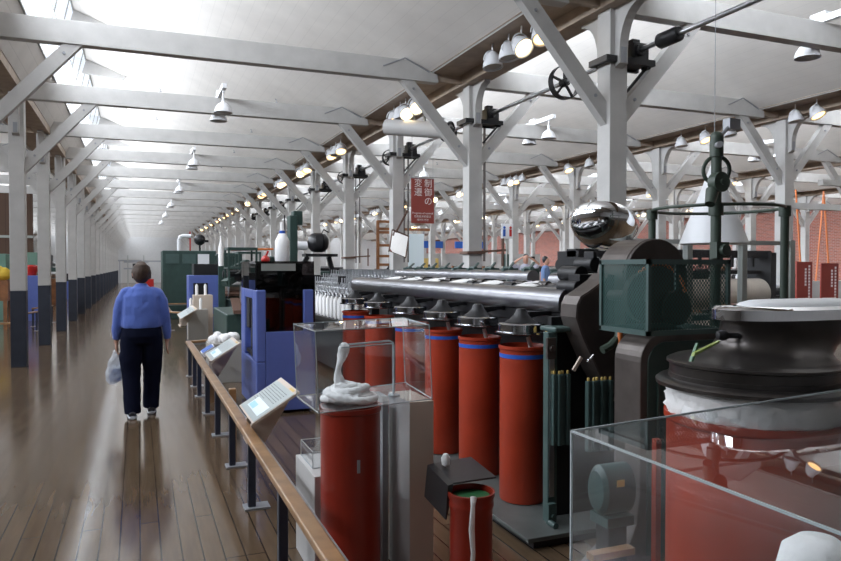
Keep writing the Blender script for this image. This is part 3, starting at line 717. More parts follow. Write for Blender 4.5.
# ------------------------------------------------------------------ drawing frame
t = DF = thing('drawing_machine', 'long drawing machine with polished roller covers above the red cans', 'machine', (2.5, 3.6, 0))
L = 4.65
def half(r, n=10): return [(r * math.cos(PI * k / n), r * math.sin(PI * k / n)) for k in range(n + 1)]
b = MB(); b.prism([(x + .0, z + 1.325) for x, z in half(.085)] + [(-.085, 1.285), (-.07, 1.262), (.06, 1.27)], 1, .10, L, smooth=True); b.build('front_roller_cover', 'darksteel', t)
b = MB(); b.prism([(x + .58, z + 1.455) for x, z in half(.06)] + [(.52, 1.43), (.64, 1.43)], 1, 1.5, L + .1, smooth=True); b.build('rear_roller_cover', 'darksteel', t)
b = MB(); b.prism([(x + .62, z + 1.44) for x, z in half(.055)] + [(.565, 1.42), (.675, 1.42)], 1, .45, 1.25, smooth=True); b.build('rear_roller_cover', 'darksteel', t)
for y in (.7, 1.15): MB().cyl((.30, y, 1.40), (.75, y + .0, 1.40), .02, seg=12).build('cross_roller', 'steel', t)
for j, (x, z) in enumerate(((.26, 1.365), (.36, 1.385), (.46, 1.40))):
    b = MB().cyl((x, .25, z), (x, L, z), .018, seg=12)
    for k in range(12): b.cyl((x, .35 + k * .36, z), (x, .47 + k * .36, z), .032, seg=14)
    b.build('drafting_roller', 'pewter' if j != 1 else 'iron', t)
MB().box(-.02, .75, .05, L, 1.20, 1.30).box(-.04, .02, .0, L, 1.17, 1.26).build('roller_beam', 'iron', t, bevel=.008)
MB().box(.05, .55, .02, L, 1.30, 1.345).build('table_plate', 'iron', t)
for k in range(7):
    y = .42 + k * .62
    b = MB(); b.loft([(.10, y - .10, 1.385), (.20, y - .02, 1.392), (.32, y + .10, 1.402), (.44, y + .22, 1.412), (.52, y + .30, 1.42)], [(.05, .008), (.085, .012), (.095, .012), (.085, .012), (.04, .008)], 18, ref=(-.6, .8, 0)); b.build('cotton_web', 'cotton', t)
for k in range(9):
    y = 1.6 + k * .36
    b = MB(); b.box(.55, .70, y, y + .05, 1.44, 1.53).bar((.6, y, 1.52), (.72, y + .12, 1.58), .02, .015).cyl((.62, y - .02, 1.52), (.62, y + .1, 1.52), .025, seg=10); b.build('weight_lever', 'teal', t)
# end casing, legs, plinth
b = MB(); b.prism([(-.10, 1.20), (-.11, 1.27), (-.07, 1.36), (.02, 1.39), (.30, 1.39), (.30, 1.20)], 1, -.16, .03); b.m(1).box(-.30, .06, -.20, -.03, 1.17, 1.20); b.build('end_casing', ['brownpaint', 'teal'], t, bevel=.01)
b = MB().cyl((-.02, -.17, 1.29), (-.02, -.20, 1.29), .05).cyl((.08, -.30, 1.28), (.08, -.16, 1.28), .022).box(.02, .16, -.26, -.24, 1.26, 1.30); b.build('end_gear', 'pewter', t)
for y in (-.14,):
    p = MB().box(-.325, -.262, y - .025, y + .03, .07, 1.17).build('leg', 'teal', t, bevel=.005)
    if y < 0:
        MB().box(-.318, -.286, y - .031, y - .025, .22, 1.02).build('slotted_strip', 'steel', p)
        b = MB().box(-.34, -.29, y - .06, y - .03, .07, .19).cyl((-.33, y - .06, .085), (-.33, y - .12, .085), .018, seg=12).cyl((-.31, y - .045, .12), (-.31, y - .07, .12), .012, seg=8); b.build('foot_clamp', 'teal', p)
        b = MB().box(-.345, -.29, y - .05, y - .03, 1.02, 1.14).cyl((-.315, y - .05, 1.08), (-.315, y - .065, 1.08), .018, seg=12); b.build('bearing_plate', 'browngrey', p)
for y in (.9, 2.4, 3.9): MB().box(.50, .62, y - .03, y + .05, .07, 1.2).build('leg', 'teal', t)
MB().box(-.55, .85, -.33, L, .045, .07).build('base_plate', 'concrete', t, bevel=.004)
MB().box(-.50, .85, -.30, L, 0, .045).build('plinth', 'black', t)
MB().box(.42, .47, -.05, L, .07, 1.15).build('rear_panel', 'iron', t)
MB().box(-.02, .06, .1, L, 1.13, 1.17).build('coiler_rail', 'iron', t, bevel=.005)
CANY = [3.87, 4.48, 5.12, 5.82, 6.72, 7.55]
for i, y in enumerate(CANY):
    r = MB().lathe([(0, .0), (.150, 0), (.165, .004), (.165, .012), (.146, .016), (.146, .060), (.138, .066), (.09, .068), (0, .070)], (-.25, y - 3.6, 1.125), 40); r.m(0).build('coiler_head', 'chrome' , t)
    k = MB().lathe([(0, .0), (.105, .0), (.075, .02), (.045, .05), (.030, .085), (0, .09)], (-.25, y - 3.6, 1.194), 32).bar((-.25, y - 3.6, 1.215), (.0, y - 3.40, 1.235), .05, .02).box(-.20, -.02, y - 3.62, y - 3.56, 1.235, 1.26); k.build('coiler_cone', 'iron', t)
canl = ['red fibre can with blue stripe, nearest under the drawing frame, by the green leg', 'red fibre can with blue stripe, second from the green leg', 'red fibre can with blue stripe, third from the green leg', 'red fibre can with blue stripe, behind the display case right half', 'red fibre can with blue stripe, behind the middle of the display case', 'red fibre can, furthest of the row under the drawing frame']
can0 = None
for i, y in enumerate(CANY):
    if can0 is None:
        can0 = MB().lathe([(0, 0), (.145, 0), (.148, .01), (.148, .95), (.155, .955), (.155, .972), (.146, .975), (.140, .96), (.140, .5), (0, .5)], seg=48).build('fibre_can', ['red_can'])
        MB().lathe([(.1485, .900), (.1495, .900), (.1495, .926), (.1485, .926)], seg=48).build('blue_stripe', 'stripe', can0)
        tag(can0, canl[0], 'can'); o = can0
    else: o = dup(can0)
    o.location = (2.265, y, .075); o['label'] = canl[i]
for i, y in enumerate(CANY[:3]):
    tag(MB().loft([(2.29, y + .0, .60), (2.30, y - .02, .9), (2.31, y - .03, 1.01), (2.30, y, 1.10)], [(.016, .008)] * 4, 10).build('cotton_sliver', 'cotton'), 'white sliver falling from the coiler into the %s red can from the green leg' % ['first', 'second', 'third'][i], 'cotton')
# hanging weights in groups below the gear end
k = 0
for gx, gy, z0, z1, n in ((2.245, 3.42, .52, .93, 4), (2.395, 3.30, .50, .90, 6)):
    for j in range(n):
        o = MB().box(-.0125, .0125, -.016, .016, 0, z1 - z0).m(1).box(-.007, .007, -.007, .007, z1 - z0, z1 - z0 + .02).build('drawing_weight', ['teal', 'ochre'], bevel=.004)
        o.location = (gx + j * .028 - .04, gy - (j % 2) * .012, z0); tag(o, ordinal('wt%d' % n) + ' grey-green bar weight from the left in the bundle ' + ('just behind the green leg' if n == 4 else 'below the dark belt guard'), 'weight', 'bundle of hanging weights ' + ('by the green leg' if n == 4 else 'below the gear guard'))

# ------------------------------------------------------------------ roving frame behind it with white bobbins
t = RF = thing('roving_machine', 'roving machine with rows of white bobbins and grey flyers', 'machine', (2.5, 8.5, 0))
MB().box(.05, .9, 0, 3.2, .10, .78).build('lower_casing', 'iron', t); MB().box(-.10, .75, -.05, 3.2, .78, .84).build('bobbin_rail', 'pewter', t)
MB().hexa([(.06, -.05, 1.17), (.75, -.05, 1.34), (.75, 3.2, 1.34), (.06, 3.2, 1.17)], [(.06, -.05, 1.185), (.75, -.05, 1.355), (.75, 3.2, 1.355), (.06, 3.2, 1.185)]).build('creel_table', 'steel', t)
MB().box(.72, .80, -.05, 3.2, 1.38, 1.50).build('roller_beam', 'steel', t)
for y in (0, 1.55, 3.15): MB().box(.25, .35, y - .04, y + .04, .8, 1.4).build('leg', 'iron', t)
b0 = f0 = None
for row in range(1):
    for j in range(16):
        x, y = 2.46, 8.52 + j * .20
        if b0 is None:
            b0 = tag(MB().lathe([(0, 0), (.024, 0), (.024, .015), (.036, .02), (.037, .26), (.024, .275), (.016, .30), (0, .30)], seg=16).build('roving_bobbin', 'cotton'), 'x', 'bobbin', 'x'); o = b0
        else: o = b0.copy(); C.objects.link(o)
        o.location = (x, y, .84); o['label'] = ordinal('bob') + ' white bobbin of the roving machine row from the display case end'; o['group'] = 'row of roving bobbins'
        if f0 is None:
            f0 = MB().torus((0, 0, .29), .050, .008, (1, 0, 0), 14, (0, PI), 6).cyl((0, .05, .29), (0, .052, .18), .008, seg=6).cyl((0, 0, .33), (0, 0, .42), .010, seg=8).ball((0, 0, .34), .016, 8).build('flyer', 'steel', t); f = f0
        else: f = f0.copy(); C.objects.link(f)
        f.location = (x - 2.5, y - 8.5, .84)
for row in range(4):
    for j in range(21):
        f = f0.copy(); C.objects.link(f); f.location = (.12 + row * .15, .05 + j * .15 + row * .04, .90 + row * .055); f.rotation_euler = (0, 0, .5)

# ------------------------------------------------------------------ gear end guards
t = thing('gear_end', 'dark gear end of the drawing frame with drum cover and belt guard', 'machine', (2.3, 3.1, 0))
# drum cover: upright half drum
def arch(cx_, cz, r, z0, n=20): return [(cx_ - r, z0)] + [(cx_ + r * math.cos(PI - PI * k / n), cz + r * math.sin(PI - PI * k / n)) for k in range(n + 1)] + [(cx_ + r, z0)]
b = MB(); b.prism(arch(.45, 1.485, .22, 1.15), 1, .10, .36, smooth=False)
for f in b.b.faces: f.smooth = False
b.build('drum_cover', 'brownpaint', t, bevel=.006)
b = MB(); b.prism(arch(.45, 1.485, .223, 1.38), 1, .125, .36); b.build('drum_cover_band', 'browngrey', t)
b = MB(); b.torus((.42, .06, 1.36), .20, .010, (0, 1, 0), 24, (.2, PI - .2)); b.build('orange_wheel_rim', 'orange', t)
MB().cyl((.13, -.20, 1.39), (.13, -.16, 1.39), .13, seg=40).cyl((.13, -.23, 1.39), (.13, .10, 1.39), .03, seg=16).cyl((.31, -.22, 1.33), (.31, -.18, 1.33), .09, seg=32).build('guarded_gears', 'brownpaint', t)
bg = [(.20, 1.50), (.16, 1.46), (.06, 1.40), (.01, 1.375), (-.015, 1.33), (-.02, 1.26), (.02, 1.16), (.13, .95), (.24, .78), (.60, .78), (.62, 1.2), (.60, 1.48)]
b = MB(); b.prism(bg, 1, .20, .34); b.build('belt_guard', 'brownpaint', t)
cg = Vector((.3, 1.2)); out_ = [Vector(p) for p in bg[:9]]
b = MB(); b.prism([tuple(p + (p - cg).normalized() * .008) for p in out_] + [tuple(p - (p - cg).normalized() * .012) for p in reversed(out_)], 1, .205, .36); b.build('guard_edge_band', 'browngrey', t)
b = MB(); b.cyl((.25, .55, 1.50), (.25, .75, 1.50), .05).cyl((.32, .50, 1.56), (.32, .68, 1.56), .045).box(.20, .42, .50, .62, 1.36, 1.50).cyl((.20, .5, 1.42), (.20, .7, 1.42), .04).box(.30, .33, .5, .6, 1.58, 1.64); b.build('gear_head', 'iron', t, bevel=.004)
b = MB(); b.tube([(.0, .0, 1.10), (.05, 0, 1.12), (.10, 0, 1.16), (.12, 0, 1.22)], .022, 8); b.build('green_arm', 'postgreen', t)
b = MB(); b.bar((-.10, .12, .98), (-.05, .12, 1.05), .012, .018); b.m(1).ball((.0, .12, 1.03), .012, 8).cyl((-.01, .12, 1.02), (.03, .12, 1.06), .006, seg=6); b.build('adjusting_lever', ['beige', 'chrome'], t)
b = MB(); b.prism([(.05, .98), (.0, 1.16), (.04, 1.17), (.08, 1.05), (.09, .98)], 1, .55, .57); b.build('ochre_plate', 'ochre', t)
b = MB(); b.cyl((.10, -.02, 1.05), (.10, -.02, 1.22), .013); b.build('orange_rod', 'orange', t)
MB().box(-.05, .62, .42, .46, .07, 1.25).build('back_plate', 'iron', t)
# side frame plate: rounded-corner slab whose foot flares out
t2 = thing('machine_side_frame', 'dark green machine side frame with a worn rounded edge', 'machine frame', (2.25, 2.72, 0))
def rr(x0, x1, z0, z1, r, n=8):
    p = [(x0, z0)]; p += [(x0 + r - r * math.cos(PI / 2 * k / n), z1 - r + r * math.sin(PI / 2 * k / n)) for k in range(n + 1)]
    return p + [(x1, z1), (x1, z0)]
b = MB(); o1 = rr(-.01, 1.3, .30, 1.215, .13); o1 = [(-.01, .45)] + o1[1:-1] + [(1.3, .12), (.2, .12), (-.22, .02), (-.22, .07), (-.08, .18), (-.03, .30)]
b.prism(o1, 1, 0, .20); b.build('edge_band', 'browngrey', t2, bevel=.006)
b = MB(); b.prism(rr(.03, 1.3, .14, 1.18, .11), 1, -.006, .05); b.build('face_plate', 'deepgreen', t2, bevel=.004)
b = MB(); b.torus((.15, -.01, 1.00), .035, .008, (0, 1, 0), 12, (0, PI), 6); b.tube([(.115, -.01, 1.0), (.09, -.01, .98), (.09, -.01, .55)], .008, 6)
for x, z in ((.20, 1.10), (.30, 1.10), (.12, .75), (.12, .62), (.08, .5)): b.lathe([(.013, 0), (.010, .008), (0, .010)], (x, -.006, z), 10, axis=(0, -1, 0))
b.build('bolts_and_seam', 'deepgreen', t2)
# perforated guard box
t3 = thing('perforated_guard', 'teal perforated metal guard box in front of the dark drum cover', 'guard', (2.235, 2.66, 1.23))
W, D, H = .49, .36, .34
for nm, bx in (('left_panel', (0, .003, 0, D, 0, H)), ('front_panel', (0, W, 0, .003, 0, H))):
    MB().box(*bx).build('perforated_panel', 'perf', t3)
b = MB()
for x, y in ((0, 0), (W, 0), (0, D), (W, D)): b.box(x - .009, x + .009, y - .009, y + .009, -.009, H + .009)
for z in (0, H):
    b.box(-.009, W + .009, -.009, .009, z - .012, z + .012).box(-.009, W + .009, D - .009, D + .009, z - .012, z + .012).box(-.009, .009, -.009, D, z - .012, z + .012).box(W - .009, W + .009, -.009, D, z - .012, z + .012)
b.build('frame', 'teal', t3)
# motor seen through the foreground case
t = thing('electric_motor', 'grey-green electric motor on the floor seen through the foreground case', 'motor', (2.0, 2.62, .03)); t.scale = (.66, .66, 1)
b = MB().cyl((-.09, .02, .50), (.13, .02, .50), .115, seg=28); b.lathe([(.115, 0), (.09, .03), (0, .04)], (-.09, .02, .50), 28, axis=(-1, 0, 0)); b.build('motor_body', 'teal', t)
b = MB().box(-.10, .12, -.09, .11, .345, .39).box(-.07, .10, -.03, .05, .39, .45); b.build('mount', 'teal', t); MB().box(-.07, .08, -.06, .08, -.03, .345).build('stand', 'iron', t)
MB().box(-.03, .03, -.10, -.094, .53, .56).build('nameplate', 'ochre', t)
tag(MB().box(1.80, 2.02, 2.48, 2.53, .28, .31).build('wooden_batten', 'wood'), 'short orange wooden batten in front of the electric motor', 'batten')
tag(MB().box(2.235, 2.265, 2.60, 2.63, 0.0, .74).build('orange_post', 'red_can'), 'thin red upright bar left of the large red can', 'bar')

# chrome dome mirror on the big column
t = thing('dome_mirror', 'large tilted chrome dome mirror fixed beside the big white column', 'mirror', (3.87, 5.2, 1.93))
T = Matrix.Rotation(math.radians(-28), 4, Vector((cY, -sY, 0))) @ Matrix.Rotation(math.radians(14), 4, Vector((sY, cY, 0)))
b = MB(); b.T = T @ Matrix.Rotation(PI, 4, 'X'); b.lathe([(0, .22), (.10, .21), (.19, .17), (.255, .11), (.295, .04), (.305, -.01), (.30, -.03)], (0, 0, 0), 56); b.build('mirror_dome', 'mirror', t)
b = MB(); b.T = T @ Matrix.Rotation(PI, 4, 'X'); b.lathe([(.30, -.03), (.22, -.06), (0, -.075)], (0, 0, 0), 48); b.build('mirror_top', 'mirror', t)
MB().tube([(.15, .0, .10), (.32, .2, .17), (.50, .55, .17)], .012, 8).box(.46, .54, .52, .60, .13, .20).build('arm', 'galv', t)
# tilted flat mirror on the next column
t = thing('tilted_mirror', 'rectangular tilted mirror in a brown frame on the white column', 'mirror', (4.40, 11.95, 1.96))
b = MB(); b.T = Matrix.Rotation(.35, 4, 'Y') @ Matrix.Rotation(-.5, 4, 'X'); b.box(-.16, .16, -.01, .01, -.24, .22); b.m(1).box(-.175, -.16, -.02, .015, -.25, .24).box(.16, .175, -.02, .015, -.25, .24).box(-.175, .175, -.02, .015, .22, .24); b.build('mirror_sheet', ['mirror', 'leather'], t)
MB().bar((-.05, .02, .20), (.22, .12, .62), .02, .03).build('arm', 'leather', t)

# ------------------------------------------------------------------ green tube stand with ring, cone, aluminium guard
t = thing('green_pipe_stand', 'tall dark green pipe stand with a horizontal ring rail', 'machine stand', (3.40, 3.42, 0))
MB().cyl((0, 0, 0), (0, 0, 2.30), .032, seg=20).cyl((0, 0, 2.24), (0, 0, 2.36), .042, seg=20).ball((0, 0, 2.36), .042).cyl((0, 0, 1.87), (0, 0, 1.95), .045, seg=16).box(-.05, .05, -.06, .0, 1.60, 1.70).cyl((0, -.06, 1.65), (0, -.09, 1.65), .035, seg=16).build('pole', 'postgreen', t)
b = MB(); b.torus((.29, .29, 1.94), .42, .011, (0, 0, 1), 48); b.build('ring_rail', 'postgreen', t)
for x, y in ((-.007, .587), (.587, -.007)):
    MB().cyl((x, y, 0), (x, y, 1.95), .026, seg=16).cyl((x, y, 1.88), (x, y, 1.95), .038, seg=16).build('leg', 'postgreen', t)
b = MB(); b.torus((.02, .02, 2.16), .085, .013, (.35, 1, .1), 28); b.cyl((-.05, -.10, 2.07), (-.05, -.04, 2.07), .062, seg=28).cyl((-.05, -.11, 2.07), (-.05, -.09, 2.07), .018, seg=12).cyl((-.08, -.05, 2.02), (-.13, -.08, 1.93), .04, .03, seg=16); b.build('pulley_head', 'postgreen', t)
b = MB(); b.cyl((.02, 0, 2.36), (.16, .05, 2.46), .012, seg=8).box(.13, .22, .02, .08, 2.43, 2.50).cyl((-.07, -.10, 2.30), (.0, 0, 2.31), .02, seg=10); b.build('top_fitting', 'galv', t)
t = thing('white_cone', 'large white conical hood behind the green pipe stand', 'hood', (4.50, 4.55, 0))
MB().lathe([(0, 2.46), (.012, 2.45), (.10, 2.20), (.104, 2.19), (.215, 1.90), (.218, 1.89), (.275, 1.74), (.27, 1.735), (0, 1.74)], (0, 0, 0), 48).build('cone', 'whiteplastic', t)
MB().cyl((0, 0, 2.42), (0, 0, 4.6), .003, seg=6).build('cord', 'galv', t)
t = thing('glazed_guard_frame', 'grey aluminium guard frame with clear panes around the roller machine', 'guard', (4.62, 5.0, 0))
for x in (-.60, 0.02, .68, 1.30): MB().box(x - .03, x + .03, -.03, .03, 0, 1.80 if x > -.2 else 1.78).build('post', 'greycol', t)
for x0, x1 in ((-.60, .02), (.02, .68), (.68, 1.30)):
    MB().box(x0, x1, -.025, .025, 1.75, 1.79).build('rail', 'greycol', t); MB().box(x0, x1, -.025, .025, .40, .44).build('rail', 'greycol', t); MB().box(x0 + .03, x1 - .03, -.004, .004, .44, 1.75).build('pane', 'acrylic', t)
t = thing('cloth_roller_machine', 'machine with beige cloth rollers and hooks behind the guard frame', 'machine', (5.0, 5.9, 0))
MB().cyl((-.9, 0, 1.24), (1.5, .0, 1.24), .17, seg=28).build('cloth_roller', 'cloth', t)
MB().cyl((-.9, -.05, .80), (1.3, -.05, .80), .16, seg=28).build('cloth_roller', 'cloth', t)
MB().box(-1.0, 1.6, -.08, .08, 1.64, 1.72).box(-1.0, 1.6, .02, .10, 1.46, 1.50).build('top_beam', 'iron', t)
b = MB()
for k in range(16): b.box(-.95 + k * .15, -.925 + k * .15, -.10, -.07, 1.54, 1.66)
b.build('hooks', 'iron', t)
for x in (-1.0, 1.55): MB().box(x, x + .08, -.12, .25, 0, 1.7).build('side_frame', 'iron', t)
MB().box(-.9, 1.3, .1, .5, .2, .6).build('lower_box', 'royal', t)
# red text panels
for (x, y, wd, h, l) in ((8.55, 7.0, .30, 1.61, 'narrow red text panel, left one of the two at the right edge'), (8.98, 6.95, .34, 1.59, 'wider red text panel, right one of the two at the right edge')):
    t = thing('text_panel', l, 'sign', (x, y, 0)); 
    MB().box(-wd / 2, wd / 2, -.01, .01, .80, h).build('panel', 'banner', t); MB().box(-.02, .02, .01, .04, 0, h - .1).box(-.15, .15, -.1, .1, 0, .02).build('post', 'galv', t)
    b = MB(); 
    for c_ in range(2):
        for q in range(11 - 4 * c_): 
            xx = wd / 2 - .06 - c_ * .07; zz = h - .05 - q * .042
            if c_ == 0 or q: b.box(xx - .016, xx + .016, -.013, -.010, zz - .030, zz)
    for q in range(7): b.box(-wd / 2 + .03, wd / 2 - .05 - R.uniform(0, .06), -.013, -.010, 1.10 - q * .035, 1.108 - q * .035)
    b.build('lettering', 'bannertext', t)

# ------------------------------------------------------------------ blue machines on the exhibit side
t = thing('blue_machine', 'periwinkle blue machine with smoked glass front, nearest to the railing', 'machine', (1.13, 7.33, 0))
# low side cabinet with a window recess, facing the walkway
b = MB()
b.box(0, .10, 0, 1.15, .03, .55).box(0, .10, 0, .28, .55, 1.30).box(0, .10, .85, 1.15, .55, 1.30).box(0, .10, .28, .85, 1.20, 1.30).box(.075, .10, .28, .85, .55, 1.20)
b.build('side_cabinet', 'blue', t, bevel=.02)
MB().box(.02, .07, .45, .52, .56, 1.19).box(.02, .07, .52, .84, .58, .62).build('recess_strip', 'black', t)
MB().box(.10, .62, .0, 1.1, .03, .86).build('lower_front', 'blue', t, bevel=.006)
MB().box(.50, .60, .0, .10, .86, 1.30).build('corner_post', 'blue', t, bevel=.01)
MB().box(.02, .62, .05, .08, .86, 1.60).build('smoked_glass_front', 'blackpanel', t)
MB().box(.0, .012, .05, 1.1, 1.30, 1.60).build('smoked_glass_side', 'blackpanel', t)
MB().box(.02, .62, .62, 1.1, .86, 1.58).build('inner_block', 'iron', t)
b = MB()
for x, y, z, r in ((.24, .50, 1.42, .065), (.14, .50, 1.28, .04), (.42, .50, 1.10, .09), (.30, .50, .98, .04), (.30, .50, 1.22, .03)): b.cyl((x, y, z), (x, y + .1, z), r)
b.build('gears', 'browngrey', t)
MB().box(.20, .36, .35, .45, .88, 1.20).build('copper_block', 'leather', t)
MB().box(.06, .42, .045, .05, 1.50, 1.575).build('upper_strip', 'greycol', t)
for x, y in ((.08, .08), (.54, .08), (.08, 1.0), (.54, 1.0)): MB().cyl((x, y, 0), (x, y, .03), .03).build('foot', 'black', t)
t = thing('blue_machine', 'smaller blue machine with black top behind the beige pedestals', 'machine', (1.10, 17.2, 0))
MB().box(0, .80, 0, .8, 0, 1.33).build('cabinet', 'blue', t, bevel=.01)
MB().box(.12, .74, .05, .75, 1.33, 1.60).build('black_hood', 'black', t, bevel=.01)
MB().box(.10, .42, -.015, 0, .85, 1.15).build('recess', 'black', t)
for nm, x, y, z0, h, l in (('beige_pedestal', .96, 15.3, 0, .64, 'low beige pedestal with a clear case before the small blue machine'), ('beige_pedestal', 1.10, 15.75, 0, .92, 'taller beige pedestal standing behind the low one')):
    tag(MB().box(x, x + .40, y, y + .35, 0, h).build('pedestal', 'greige' if h < .7 else 'beige', bevel=.004), l, 'pedestal')
for x, y, z, l in ((1.02, 15.4, .64, 'left white yarn cone on the low beige pedestal'), (1.22, 15.4, .64, 'right white yarn cone on the low beige pedestal'), (1.18, 15.9, .92, 'left white yarn cone on the taller beige pedestal'), (1.36, 15.9, .92, 'right white yarn cone on the taller beige pedestal')):
    tag(MB().lathe([(0, 0), (.035, 0), (.03, .03), (.032, .2), (.012, .24), (0, .24)], (x, y, z), 14).build('yarn_cone', 'cotton'), l, 'yarn cone')
t = thing('cotton_bin', 'grey box planter filled with raw cotton beside the second information board', 'bin', (.86, 9.55, 0))
MB().box(0, .46, 0, .5, 0, .52).build('bin', 'greige', t, bevel=.004)
b = MB(); 
for k in range(26): b.ball((.06 + R.random() * .34, .06 + R.random() * .38, .53 + R.random() * .06), R.uniform(.045, .075), 10)
o = b.build('raw_cotton', 'cotton'); o.location = (.86, 9.55, 0); tag(o, 'heap of raw white cotton in the grey box', 'cotton', kind='stuff')

# things standing on and beside the blue machine
tag(MB().lathe([(0, 0), (.075, 0), (.075, .02), (.082, .03), (.080, .25), (.04, .33), (.03, .335), (.03, .36), (.022, .38), (.02, .46), (0, .46)], (1.50, 7.85, 1.58), 24).build('large_yarn_bobbin', 'cotton'), 'tall white bobbin standing on top of the blue machine', 'bobbin')
tag(MB().lathe([(.0315, .33), (.033, .335), (.033, .36), (.0315, .365)], (1.50, 7.85, 1.58), 24).build('blue_band', 'stripe'), 'blue ring around the neck of the tall white bobbin', 'ring')
tag(MB().lathe([(0, 0), (.07, 0), (.06, .12), (0, .12)], (1.81, 7.95, 1.45), 20).build('cotton_drum', 'cotton'), 'short white drum right of the tall white bobbin', 'drum')
tag(MB().box(1.76, 1.86, 7.8, 8.1, 0, 1.45).build('machine_stand', 'iron'), 'black stand carrying the short white drum beside the blue machine', 'stand')
b = MB(); b.ball((1.33, 7.95, 1.62), .05, 10); b.bar((1.30, 7.95, 1.58), (1.36, 7.95, 1.72), .02, .02); tag(b.build('red_yarn_tuft', 'redpot'), 'small red yarn tuft left of the tall white bobbin', 'yarn')
t = thing('black_pressure_tank', 'round black tank on an iron stand between bobbins and column', 'tank', (3.08, 12.67, -.496)); t.scale = (1.32, 1.32, 1.32)
b = MB(); b.cyl((-.05, 0, 1.875), (.05, -.01, 1.875), .135, seg=32); b.lathe([(.135, 0), (.125, .04), (.08, .08), (0, .10)], (-.05, 0, 1.875), 32, axis=(-1, 0, 0)); b.lathe([(.135, 0), (.125, .04), (.08, .08), (0, .10)], (.05, -.01, 1.875), 32, axis=(1, 0, 0)); b.build('tank', 'black', t)
MB().cyl((-.45, 0, 1.83), (-.16, 0, 1.83), .06).build('white_roll', 'whiteplastic', t)
b = MB().box(-.2, .25, -.12, .12, 1.68, 1.72); b.bar((-.15, 0, 1.68), (-.35, 0, 1.35), .06, .06); b.bar((.15, 0, 1.68), (.25, 0, 1.3), .06, .06); b.box(-.38, .35, -.3, .3, .377, 1.42).tube([(.05, 0, 2.0), (.08, 0, 2.06), (.15, 0, 2.02)], .01, 6); b.build('stand', 'iron', t)
t = thing('green_column_machine', 'upright dark green machine column behind the tall white bobbin', 'machine', (1.86, 9.05, 0))
MB().box(-.05, .05, -.1, .1, 0, 2.2).box(-.12, .12, -.12, .1, 1.30, 1.36).build('column_body', 'deepgreen', t, bevel=.01); MB().box(.0, .12, -.08, .08, 2.08, 2.26).build('head', 'deepgreen', t, bevel=.01); MB().cyl((-.12, -.1, 1.4), (-.12, -.1, 2.2), .01, seg=8).build('rod', 'iron', t)

# carding machines behind
def carding(name, label, x, y, s=1.0, arm=True):
    t = thing(name, label, 'machine', (x, y, 0))
    MB().box(0, 1.5 * s, 0, 2.2, 0, .75).build('base_frame', 'deepgreen', t, bevel=.02)
    MB().cyl((.35 * s, .7, .95), (1.45 * s, .7, .95), .38 * s, seg=32).build('main_cylinder', 'deepgreen', t)
    MB().cyl((.25 * s, .1, 1.05), (1.45 * s, .1, 1.05), .17 * s, seg=24).build('doffer', 'steel', t)
    b = MB(); b.torus((.30 * s, .1, .98), .26, .025, (1, .0, 0), 24); b.build('wheel_rim', 'galv', t)
    MB().hexa([(.1, -.1, .76), (1.4 * s, -.1, .76), (1.4 * s, .3, .95), (.1, .3, .95)], [(.1, -.1, .82), (1.4 * s, -.1, .82), (1.4 * s, .3, 1.01), (.1, .3, 1.01)]).build('table', 'redpot' if s < 1 else 'leather', t)
    b = MB()
    for k in range(4): b.cyl((.1, .4 + k * .35, 1.35 + .05 * (k % 2)), (1.4 * s, .4 + k * .35, 1.35 + .05 * (k % 2)), .07, seg=16)
    b.build('top_rollers', 'iron', t)
    if arm:
        b = MB(); b.bar((.0, .3, 1.25), (.9 * s, .9, 1.68), .14, .10); b.bar((.9 * s, .9, 1.68), (1.3 * s, 1.1, 1.35), .14, .10); b.build('feed_arm', 'deepgreen', t)
    b = MB()
    for x_, y_ in ((.05, .05), (.5, .05), (.05, .6), (.5, .6)): b.box(x_ - .015, x_ + .015, y_ - .015, y_ + .015, 1.2, 1.85)
    b.box(.03, .52, .03, .62, 1.82, 1.86).box(.03, .52, .03, .62, 1.5, 1.53); b.build('open_rack', 'deepgreen', t)
    return t
carding('carding_machine', 'dark green carding machine with steel wheel rim behind the blue machine', 1.35, 11.9)
carding('carding_machine', 'second dark green carding machine behind the first, beyond the rail', 2.0, 15.6, .9)
carding('carding_machine', 'green machine row far behind beside the distant columns', 1.9, 19.0)
tag(MB().cyl((1.55, 12.9, 1.84), (2.3, 12.9, 1.86), .02, seg=8).build('orange_rod', 'orange'), 'thin orange rod above the dark green carding machine', 'rod')
t = thing('green_cabinet_machine', 'large dark green cabinet machine ahead of the woman', 'machine', (.66, 21.6, 0))
MB().box(0, 1.5, 0, 1.6, 0, 2.0).build('cabinet', 'deepgreen', t, bevel=.02)
for x in (.06, .52): MB().box(x + .03, x + .40, -.02, 0, 1.62, 1.90).build('louvre_door', 'teal', t)
MB().box(.05, .95, -.015, .0, .3, 1.5).build('door', 'deepgreen', t)
MB().box(.98, 1.30, -.03, .02, 1.2, 1.9).build('white_notice', 'whiteplastic', t)
b = MB(); b.tube([(.5, .8, 2.0), (.5, .8, 2.35), (.52, .8, 2.42), (.6, .8, 2.46), (.85, .8, 2.46)], .06, 12); b.build('white_duct', 'whiteplastic', t)
b = MB(); b.ball((1.1, .8, 2.35), .17); b.cyl((1.1, .8, 2.0), (1.1, .8, 2.5), .03).box(.95, 1.35, .7, .9, 2.28, 2.34); b.build('top_motor', 'iron', t)
MB().cyl((.82, .8, 2.0), (.82, .8, 2.6), .02, seg=8).build('red_tipped_rod', 'redpot', t)
tag(MB().box(2.30, 3.0, 22.2, 23.5, 0, 1.95).build('green_cabinet', 'deepgreen', bevel=.02), 'second dark green cabinet right behind the large one', 'cabinet')
